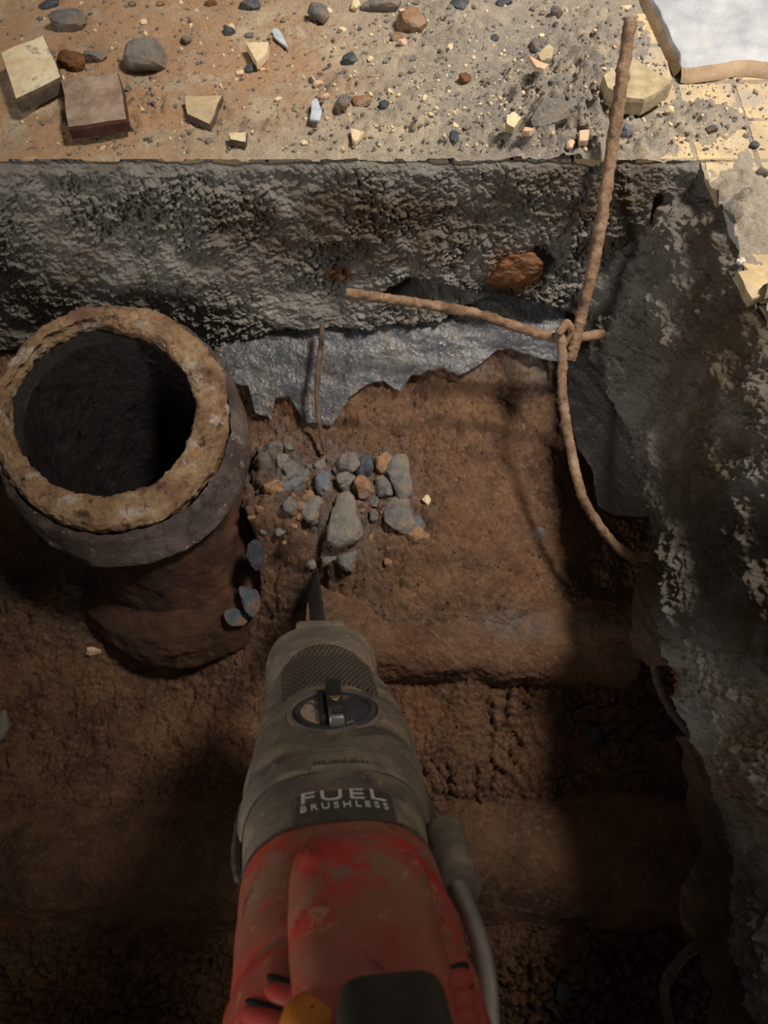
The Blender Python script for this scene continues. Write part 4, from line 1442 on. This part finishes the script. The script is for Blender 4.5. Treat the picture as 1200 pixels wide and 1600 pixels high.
st = []
for (v, ul, ur, H, Hb) in [(1060, 416, 590, .0395, .038), (1080, 418, 589, .0395, .038), (1096, 424, 588, .0375, .037), (1106, 423, 592, .0362, .037), (1124, 413, 612, .0375, .038), (1166, 404, 635, .040, .040),
                           (1200, 397, 650, .0415, .041), (1247, 386, 662, .0425, .043), (1290, 379, 668, .0430, .044), (1340, 376, 674, .0435, .046), (1400, 375, 682, .0450, .047),
                           (1478, 371, 706, .0465, .048), (1528, 367, 728, .0475, .048), (1600, 361, 742, .048, .048), (1720, 352, 775, .047, .046), (1850, 345, 790, .040, .040)]:
    xl, yl_ = saw_px(ul, v); xr, yr_ = saw_px(ur, v)
    st.append((-(yl_ + yr_) / 2, (xr - xl) / 2, H, Hb, (xl + xr) / 2))
st = np.array(st)
S0 = st[0, 0]
st[:, 0] -= 0
SN = 2.7


def sec(s):
    return [np.interp(s, st[:, 0], st[:, k]) for k in (1, 2, 3, 4)]


def skin(x, s, lift=0.0):
    """height of the saw's upper skin at local x, distance s behind the nose"""
    W, H, Hb, xc = sec(s)
    q = np.clip(np.abs((x - xc) / W), 0, 0.999)
    return H * (1 - q ** SN) ** (1 / SN) + lift


def loft(name, s0, s1, grow=0.0, ns=60, seg=120, disp=None, cap0=None, cap1=None, noise=0.0006, seed=0):
    ss = np.linspace(s0, s1, ns)
    th = np.arange(seg) / seg * 2 * math.pi
    rows = []
    scl = np.ones(ns)
    for s in ss:
        W, H, Hb, xc = sec(s)
        c, sn = np.cos(th), np.sin(th)
        e = 2 / SN
        x = np.sign(c) * np.abs(c) ** e * (W + grow) + xc
        z = np.where(sn > 0, np.abs(sn) ** e * (H + grow), -np.abs(sn) ** e * (Hb + grow))
        rows.append(np.stack([x, np.full(seg, -s), z], -1))
    V = np.array(rows)
    cen = np.array([[sec(s)[3], -s, 0] for s in ss])[:, None]
    # rounded end caps
    pre, post = [], []
    if cap0:
        for a in np.linspace(0, 1, 9)[:-1]:
            k = math.sin(math.acos(1 - a)) if a > 0 else 0.02
            f = 0.25 + 0.75 * k if a > 0 else 0.02
            pre.append(cen[0] + (V[0] - cen[0]) * f + np.array([0, cap0 * (1 - a), 0]))
    if cap1:
        for a in np.linspace(1, 0, 9)[1:]:
            f = 0.25 + 0.75 * math.sin(math.acos(1 - a)) if a > 0 else 0.02
            post.append(cen[-1] + (V[-1] - cen[-1]) * f - np.array([0, cap1 * (1 - a), 0]))
    V = np.concatenate([np.array(pre).reshape(-1, seg, 3), V, np.array(post).reshape(-1, seg, 3)], 0)
    if noise or disp:
        n = len(V)
        Q = V.reshape(-1, 3)
        cc = np.stack([np.zeros(len(Q)), Q[:, 1], np.zeros(len(Q))], -1)
        R = Q - cc; R /= np.maximum(1e-6, np.linalg.norm(R, axis=1))[:, None]
        D = noise * fbm(Q, 60, 3, 0.5, seed)
        if disp: D = D + disp(Q)
        V = (Q + R * D[:, None]).reshape(n, seg, 3)
    return mesh_np(name, V.reshape(-1, 3), grid_faces(len(V), seg, wrap=True))


def mat_grip(name, cols, dusts, bump=0.0006, rough=0.7):
    t = NT(name)
    c = t.ramp(t.noise(35, 8, 0.65), [(0.3, lin(cols[0])), (0.5, lin(cols[1])), (0.72, lin(cols[2]))])
    for h, sc, lo, hi in dusts:
        c = t.mix(t.mask(t.noise(sc, 8, 0.7, 0.4), lo, hi), c, lin(h))
    t.bump([(t.noise(90, 6, 0.65), bump), (t.noise(700, 3, 0.6), 0.0002)])
    return t.done(c, rough, 0.0, 0.4)


M['saw_grey'] = mat_grip('saw_grey', ('574d43', '6c6053', '7d7060'), [('8d7c66', 26, 0.52, 0.64), ('4a4138', 24, 0.56, 0.66), ('a08e75', 120, 0.60, 0.68), ('453c33', 200, 0.62, 0.70)])
M['saw_grey_dark'] = mat_grip('saw_grey_dark', ('38322c', '4a4239', '5a5146'), [('75664f', 40, 0.55, 0.7)])
M['saw_dusty'] = mat_grip('saw_dusty', ('6f6353', '85765f', '94866e'), [])
M['saw_red'] = mat_grip('saw_red', ('9c2624', 'b22f2b', 'bd3a34'), [('8f5845', 16, 0.42, 0.58), ('8a6a54', 34, 0.54, 0.64), ('b08a68', 120, 0.60, 0.68), ('6b2a24', 50, 0.60, 0.68)], 0.0004, 0.5)
M['saw_black'] = mat_grip('saw_black', ('1c1b17', '28261f', '36332a'), [('4d4636', 22, 0.56, 0.75)], 0.0004, 0.6)
M['vent_shade'] = mat_grip('vent_shade', ('0b0908', '120e0c', '1a1512'), [])
M['saw_orange'] = mat_grip('saw_orange', ('a8601c', 'c47422', 'd18434'), [('8a5a30', 40, 0.58, 0.75)], 0.0002, 0.5)
M['steel'] = mat_grip('steel', ('8d8a86', 'a5a29d', 'b8b6b2'), [('8a745c', 40, 0.56, 0.7)], 0.0002, 0.35)
M['steel'].node_tree.nodes['Principled BSDF'].inputs['Metallic'].default_value = 0.6
M['blade'] = mat_grip('blade', ('1a1a1b', '262627', '333231'), [('4a3a2c', 60, 0.55, 0.7)], 0.0002, 0.45)
M['dial_metal'] = mat_grip('dial_metal', ('8d7a6a', 'ab947e', 'bda58c'), [('4a4540', 90, 0.52, 0.62)], 0.0006, 0.4)
M['dial_dark'] = mat_grip('dial_dark', ('24262a', '34373b', '4a4c4e'), [('6c6256', 60, 0.6, 0.72)], 0.0006, 0.35)
M['letters'] = mat_grip('letters', ('b0aaa0', 'cfcac0', 'dedad2'), [('8a8070', 140, 0.58, 0.68)], 0.0001, 0.6)
M['tan_print'] = mat_grip('tan_print', ('9c8058', 'b59768', 'c2a67a'), [], 0.0001, 0.7)


def part(name, me, mat, parent=None):
    return link(name, me, mat, parent or saw)


S_RED = 0.2305            # where the red housing begins
S_BAND = 0.190           # where the label band begins
NOSE_S = float(st[3, 0])


def boot_disp(Q):
    s = -Q[:, 1]
    d = -0.0010 * np.exp(-((s - NOSE_S) / 0.004) ** 2)
    # arched fold in the rubber ahead of the band
    d += 0.0016 * np.exp(-((s - (S_BAND - 0.012)) / 0.006) ** 2) - 0.0014 * np.exp(-((s - (S_BAND - 0.001)) / 0.0018) ** 2)
    d += 0.0009 * np.exp(-((s - 0.158) / 0.009) ** 2) * (np.abs(Q[:, 0]) > 0.02)
    return d


part('gear_case_boot', loft('gear_case_boot', float(st[0, 0]), S_BAND, 0.0, 150, 160, boot_disp, cap0=0.010, noise=0.0008, seed=5), M['saw_grey'])
band = part('label_band', loft('label_band', S_BAND - 0.002, S_RED, -0.0012, 30, 140, None, noise=0.0005, seed=6), M['saw_grey'])


_sg = -saw_px(455, 1545, 0.036)[1]
GROOVES = (_sg, _sg + 0.013, _sg + 0.026, _sg + 0.039)


def red_disp(Q):
    s = -Q[:, 1]; x = Q[:, 0]; z = Q[:, 2]
    d = np.zeros(len(Q))
    side = sstep(0.021, 0.027, np.abs(x)) * (z > -0.012)
    d += 0.0020 * sstep(GROOVES[0] - 0.014, GROOVES[0] - 0.005, s) * side
    return d


part('motor_housing', loft('motor_housing', S_RED - 0.001, 0.40, 0.0, 190, 180, red_disp, cap1=0.02, noise=0.0008, seed=7), M['saw_red'])


def skin_patch(name, x0, x1, s0, s1, lift, nx=40, ns=20, shape=None, edge=0.0):
    """plate that follows the saw's upper skin"""
    xs_ = np.linspace(x0, x1, nx); ss_ = np.linspace(s0, s1, ns)
    Xg, Sg = np.meshgrid(xs_, ss_, indexing='ij')
    if shape is not None:
        Sg = Sg + shape(Xg)
    Zg = skin(Xg.ravel(), Sg.ravel()).reshape(Xg.shape)
    q = np.minimum(np.minimum(np.arange(nx), np.arange(nx)[::-1])[:, None], np.minimum(np.arange(ns), np.arange(ns)[::-1])[None])
    Zg = Zg + np.where(q == 0, -0.0015, lift)
    V = np.stack([Xg, -Sg, Zg], -1)
    return mesh_np(name, V.reshape(-1, 3), grid_faces(nx, ns, flip=True))


# cross-hatched grip field on the nose
t = NT('saw_grip_hatch')
c = t.ramp(t.noise(35, 8, 0.65), [(0.3, lin('4a4138')), (0.6, lin('675b4d')), (0.75, lin('7d6e5b'))])
w1 = t.n('ShaderNodeTexWave'); w2 = t.n('ShaderNodeTexWave')
for w_, ang in ((w1, 0.42), (w2, -0.42)):
    mp = t.n('ShaderNodeMapping'); mp.inputs['Rotation'].default_value = (0, 0, ang)
    t.l(t.co, mp.inputs['Vector']); t.l(mp.outputs['Vector'], w_.inputs['Vector'])
    w_.inputs['Scale'].default_value = 105; w_.inputs['Distortion'].default_value = 0.0
hatch = t.math('MINIMUM', w1.outputs['Fac'], w2.outputs['Fac'])
c = t.mix(t.mask(hatch, 0.0, 0.35), lin('463e34'), c)
t.bump([(hatch, 0.0012), (t.noise(90, 6, 0.65), 0.0006)])
M['saw_hatch'] = t.done(c, 0.75, 0.0, 0.35)
_, gy0 = saw_px(505, 1003, 0.040); _, gy1 = saw_px(505, 1076, 0.038)
part('grip_field', skin_patch('grip_field', -0.027, 0.029, -gy0, -gy1, 0.0011, 50, 40, lambda x: 260 * 0.02 * x * x * 4), M['saw_hatch'])
part('nose_rib', skin_patch('nose_rib', 0.0000, 0.0016, -gy0, -gy1 - 0.004, 0.0012, 4, 30), M['saw_grey_dark'])

# label band details
H_l = 0.0445
lx0, ly0 = saw_px(535, 1232, H_l); _, ly1 = saw_px(535, 1281, H_l)
lx0 = 0.5 * (saw_px(458, 1255, 0.042)[0] + saw_px(616, 1255, 0.042)[0])
lw = 0.5 * (saw_px(616, 1255, 0.042)[0] - saw_px(458, 1255, 0.042)[0])
lab = part('label_plate', skin_patch('label_plate', lx0 - lw, lx0 + lw, -ly0 + 0.001, -ly1, 0.0004, 60, 24), M['saw_grey_dark'])


def letters(name, text, width, height, xc, s_mid, lift, mat, parent, spacing=1.0, shear=0.0, bold=0.02):
    cu_ = bpy.data.curves.new(name, 'FONT')
    cu_.body = text
    cu_.align_x = 'CENTER'; cu_.align_y = 'CENTER'
    cu_.space_character = spacing
    cu_.extrude = 0.02
    cu_.offset = bold
    cu_.shear = shear
    cu_.resolution_u = 4
    ob = bpy.data.objects.new(name, cu_)
    COL.objects.link(ob)
    dg = bpy.context.evaluated_depsgraph_get()
    me = bpy.data.meshes.new_from_object(ob.evaluated_get(dg))
    bpy.data.objects.remove(ob); bpy.data.curves.remove(cu_)
    n = len(me.vertices)
    co_ = np.empty(n * 3); me.vertices.foreach_get('co', co_); co_ = co_.reshape(-1, 3)
    co_[:, 0] -= (co_[:, 0].max() + co_[:, 0].min()) / 2; co_[:, 1] -= (co_[:, 1].max() + co_[:, 1].min()) / 2
    x_ = xc + co_[:, 0] * width / (co_[:, 0].max() - co_[:, 0].min())
    s_ = s_mid - co_[:, 1] * height / (co_[:, 1].max() - co_[:, 1].min())
    z_ = skin(x_, s_) + lift + np.where(co_[:, 2] > 0, 0.0003, -0.0006)
    out = np.stack([x_, -s_, z_], -1)
    me.vertices.foreach_set('co', out.astype(np.float32).ravel()); me.update()
    me.materials.clear()
    return part(name, me, mat, parent)


sF0 = -saw_px(535, 1235, H_l)[1]; sF1 = -saw_px(535, 1252, H_l)[1]; sB0 = -saw_px(535, 1256, H_l)[1]; sB1 = -saw_px(535, 1266, H_l)[1]
letters('lettering', 'FUEL', lw * 1.68, abs(sF1 - sF0), lx0, (sF0 + sF1) / 2, 0.0006, M['letters'], lab, 1.15, 0.0, 0.0)
letters('lettering', 'BRUSHLESS', lw * 1.72, abs(sB1 - sB0), lx0, (sB0 + sB1) / 2, 0.0006, M['letters'], lab, 1.5, 0.0, 0.01)

# embossed maker's badge
bx0, by0 = saw_px(486, 1180, 0.0425); bx1, by1 = saw_px(579, 1195, 0.0425)
badge = part('badge', skin_patch('badge', bx0, bx1, -by0, -by1, 0.0006, 30, 10), M['saw_grey_dark'])
letters('lettering', 'MILWAUKEE', (bx1 - bx0) * 0.86, abs(by1 - by0) * 0.7, (bx0 + bx1) / 2, -(by0 + by1) / 2, 0.0009, M['saw_dusty'], badge, 1.0, 0.0, 0.0)
for sgn, yy_ in ((0, by0 + 0.0012), (1, by1 - 0.0012)):
    part('badge_frame', skin_patch('badge_frame', bx0 - 0.001, bx1 + 0.001, -yy_ - 0.0007, -yy_ + 0.0007, 0.0016, 30, 4), M['saw_grey'], badge)

# seam of the red housing: thin pale line
part('housing_seam', loft('housing_seam', S_RED - 0.0012, S_RED + 0.0006, 0.0006, 4, 140, None, noise=0.0), M['saw_grey_dark'])


# orbital-action dial
def lathe(name, prof, seg=64):
    th = np.arange(seg) / seg * 2 * math.pi
    V = np.array([[(r * math.cos(a), r * math.sin(a), z) for a in th] for r, z in prof])
    return mesh_np(name, V.reshape(-1, 3), grid_faces(len(prof), seg, wrap=True))


dxl, _ = saw_px(455, 1113, 0.0405); dxr, _ = saw_px(592, 1113, 0.0405)
dcx, dcy = (dxl + dxr) / 2, saw_px(524, 1112, 0.0405)[1]
dR = (dxr - dxl) / 2
dz = float(skin(np.array([dcx]), np.array([-dcy]))[0])
dial = empty('dial', None); dial.parent = saw
dial.location = (dcx, dcy, dz - 0.0012)
tilt = (skin(np.array([dcx]), np.array([-dcy + 0.02]))[0] - skin(np.array([dcx]), np.array([-dcy - 0.02]))[0]) / 0.04
dial.rotation_euler = (-math.atan(float(tilt)), 0, 0)
dial['label'] = 'round dark selector dial with a raised lever'
part('bezel', lathe('bezel', [(dR * 1.12, -0.010), (dR * 1.10, -0.0008), (dR * 1.03, 0.0012), (dR * 0.985, 0.0008), (dR * 0.975, -0.002), (dR * 0.96, -0.002)]), M['saw_grey'], dial)
part('dial_ring', lathe('dial_ring', [(dR * 0.965, -0.003), (dR * 0.955, 0.0010), (dR * 0.90, 0.0018), (dR * 0.80, 0.0014), (dR * 0.77, 0.0002)]), M['dial_dark'], dial)
for a0, nm, mt in ((math.pi / 2, 'dial_face', 'dial_metal'), (-math.pi / 2, 'dial_face', 'dial_dark')):
    V = []
    for r in np.linspace(0, dR * 0.79, 12):
        for a in np.linspace(a0, a0 + math.pi, 36):
            V.append((r * math.cos(a), r * math.sin(a), 0.0004 + 0.0012 * (1 - (r / dR) ** 2)))
    part(nm, mesh_np(nm, np.array(V), grid_faces(12, 36)), M[mt], dial)


def rbox(name, sx_, sy_, sz_, bev=0.001, seg=2, taper=1.0, loc=(0, 0, 0), rot=None):
    bm = bmesh.new()
    bmesh.ops.create_cube(bm, size=1)
    for v in bm.verts:
        k = taper if v.co.z > 0 else 1
        v.co = (v.co.x * sx_ * k, v.co.y * sy_ * (1 - (1 - k) * 0.4), v.co.z * sz_)
    bmesh.ops.bevel(bm, geom=bm.edges[:], offset=bev, segments=seg, profile=0.6, affect='EDGES')
    if rot: bmesh.ops.rotate(bm, verts=bm.verts, cent=(0, 0, 0), matrix=rot)
    bmesh.ops.translate(bm, verts=bm.verts, vec=loc)
    me = bpy.data.meshes.new(name)
    bm.to_mesh(me); bm.free()
    me.polygons.foreach_set('use_smooth', np.ones(len(me.polygons), bool))
    return me


lev = part('dial_lever', rbox('dial_lever', dR * 0.42, dR * 1.66, 0.011, 0.0016, 3, 0.8, (0, dR * 0.05, 0.0055)), M['saw_black'], dial)
part('lever_cheek', rbox('lever_cheek', dR * 0.16, dR * 1.5, 0.006, 0.0012, 2, 0.8, (-dR * 0.29, 0, 0.003)), M['saw_black'], dial)
part('pointer_mark', mesh_py('pointer_mark', [(-0.0026, -dR * 0.32, 0.01115), (0, -dR * 0.50, 0.01115), (0.0026, -dR * 0.32, 0.01115), (-0.0030, -dR * 0.22, 0.01115), (0.0030, -dR * 0.22, 0.01115), (0.0030, -dR * 0.26, 0.01115), (-0.0030, -dR * 0.26, 0.01115)],
                              [(0, 1, 2), (3, 6, 5, 4)]), M['tan_print'], dial)
part('lever_tip', rbox('lever_tip', dR * 0.36, dR * 0.16, 0.007, 0.001, 2, 0.9, (0, -dR * 0.80, 0.0035)), M['steel'], dial)

# nose collar and blade
part('nose_collar', rbox('nose_collar', 0.038, 0.012, 0.012, 0.003, 3, 0.9, (0.0, 0.010, 0.0305)), M['saw_grey'])
bl_pts = [(0.02, 0.006), (-0.03, 0.004)]
zb0, zb1, ytip = 0.004, 0.030, 0.165
V, F = [], []
nb = 60
for k in range(nb + 1):
    y_ = -0.02 + (ytip + 0.02) * k / nb
    top = zb1 - (0.014 if k == nb else 0)
    bot = zb0 + (0.0022 if k % 2 else 0)
    for xo in (-0.0011, 0.0011):
        V += [(xo - 0.001 + (bot - 0.017) * 0.32, y_, bot), (xo - 0.001 + (top - 0.017) * 0.32, y_, top)]
for k in range(nb):
    a, b = 4 * k, 4 * k + 4
    F += [(a, b, b + 1, a + 1), (a + 2, a + 3, b + 3, b + 2), (a + 1, b + 1, b + 3, a + 3), (a, a + 2, b + 2, b)]
F += [(0, 1, 3, 2), (4 * nb, 4 * nb + 2, 4 * nb + 3, 4 * nb + 1)]
part('blade', mesh_py('blade', V, F), M['blade'])

# raised spine and rear handle
def spine():
    rows = []
    S = np.linspace(0.2335, 0.345, 60)
    for s in S:
        k = float(sstep(0.2335, 0.262, s))
        W, H, Hb, xc = [float(q) for q in sec(s)]
        hw = 0.018 + 0.008 * k
        rise = 0.0005 + 0.011 * k
        prof = []
        for t in np.linspace(-1, 1, 31):
            x_ = xc + 0.004 + hw * math.copysign(abs(t) ** 0.8, t)
            base_ = float(skin(np.array([x_]), np.array([s]))[0])
            lip = (1 - abs(t) ** 5)
            prof.append((x_, -s, base_ - 0.003 + (rise + 0.003) * lip ** 0.6))
        rows.append(prof)
    V = np.array(rows)
    V[..., 2] += 0.0012 * np.exp(-((V[..., 1] + 0.262) / 0.012) ** 2) * fbm(V.reshape(-1, 3), 130, 3, 0.6, 17).reshape(V.shape[:2]) * 2
    return mesh_np('spine', V.reshape(-1, 3), grid_faces(60, 31, flip=False))


part('spine', spine(), M['saw_red'])
hx0, hy0 = saw_px(520, 1528, 0.062); hx1, _ = saw_px(695, 1528, 0.062)
part('handle', rbox('handle', (hx1 - hx0), 0.16, 0.062, 0.009, 5, 0.97, ((hx0 + hx1) / 2, hy0 - 0.080, 0.036)), M['saw_black'])
ox, oy = saw_px(488, 1592, 0.050)
part('lock_button', lathe('lock_button', [(0.0095, -0.012), (0.0095, 0.0), (0.0085, 0.004), (0.005, 0.0065), (0.0005, 0.007)], 32), M['saw_orange']).location = (ox, oy, 0.047)

# rafter hook on the right side
zc = 0.006
c0 = saw_px(694, 1302, zc); c1 = saw_px(717, 1392, zc)
path = np.array([[c0[0], c0[1], zc], [c0[0] * 0.6 + c1[0] * 0.4, c0[1] * 0.6 + c1[1] * 0.4, zc], [c1[0], c1[1], zc]])
part('hook_socket', tube_mesh('hook_socket', np.vstack([path[:1] + np.array([[0, 0.0015, 0]]), catmull(path, 8), path[-1:] - np.array([[0, 0.001, 0]])]), np.concatenate([[0.006], np.full(17, 0.0098), [0.0075]]), 28, 0.10, 31), M['saw_grey'])
hk = []
for (u, v, z) in [(714, 1384, zc + 0.003), (722, 1402, zc + 0.003), (740, 1445, zc + 0.004), (753, 1490, zc + 0.004), (761, 1540, zc + 0.004), (764, 1600, zc + 0.004), (764, 1680, zc + 0.004)]:
    a, b = saw_px(u, v, z); hk.append((a, b, z))
part('rafter_hook', tube_mesh('rafter_hook', catmull(hk, 10), 0.0038, 18, 0.0, 3), M['steel'])

# rubber flange strip along the left flank
fl_p = []
for (u, v) in [(398, 1236), (386, 1258), (377, 1300), (373, 1340), (373, 1375)]:
    a, b = saw_px(u, v, 0.004); fl_p.append((a, b, 0.004))
part('flank_strip', tube_mesh('flank_strip', catmull(fl_p, 10), np.concatenate([np.linspace(0.002, 0.0036, 12), np.full(17, 0.0036), np.linspace(0.0036, 0.002, 12)]), 14, 0.1, 9), M['saw_grey_dark'])
fr_p = []
for (u, v) in [(652, 1222), (664, 1250), (674, 1290), (676, 1330)]:
    a, b = saw_px(u, v, 0.004); fr_p.append((a, b, 0.004))
part('flank_strip', tube_mesh('flank_strip', catmull(fr_p, 10), 0.0032, 14, 0.1, 10), M['saw_grey_dark'])


# cooling vents: black strips paint in the shade of the slots, between red ribs
def on_skin(u, v, lift=0.0):
    z = 0.03
    for _ in range(14):
        x_, y_ = saw_px(u, v, z)
        z = 0.5 * z + 0.5 * float(skin(np.array([x_]), np.array([-y_]))[0])
    return (x_, y_, z + lift)


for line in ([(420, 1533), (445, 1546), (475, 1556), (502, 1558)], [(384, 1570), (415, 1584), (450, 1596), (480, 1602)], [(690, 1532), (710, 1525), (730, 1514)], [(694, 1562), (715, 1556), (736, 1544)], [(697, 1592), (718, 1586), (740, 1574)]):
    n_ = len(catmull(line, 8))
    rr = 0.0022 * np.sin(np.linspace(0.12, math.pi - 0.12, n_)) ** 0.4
    part('vent_shade_strip', tube_mesh('vent_shade_strip', [on_skin(u, v, 0.0016) for u, v in catmull(line, 8)], rr, 12), M['vent_shade'])
    part('vent_rib', tube_mesh('vent_rib', [on_skin(u, v + 15, 0.0006) for u, v in catmull(line, 8)], rr * 1.9, 14), M['saw_red'])
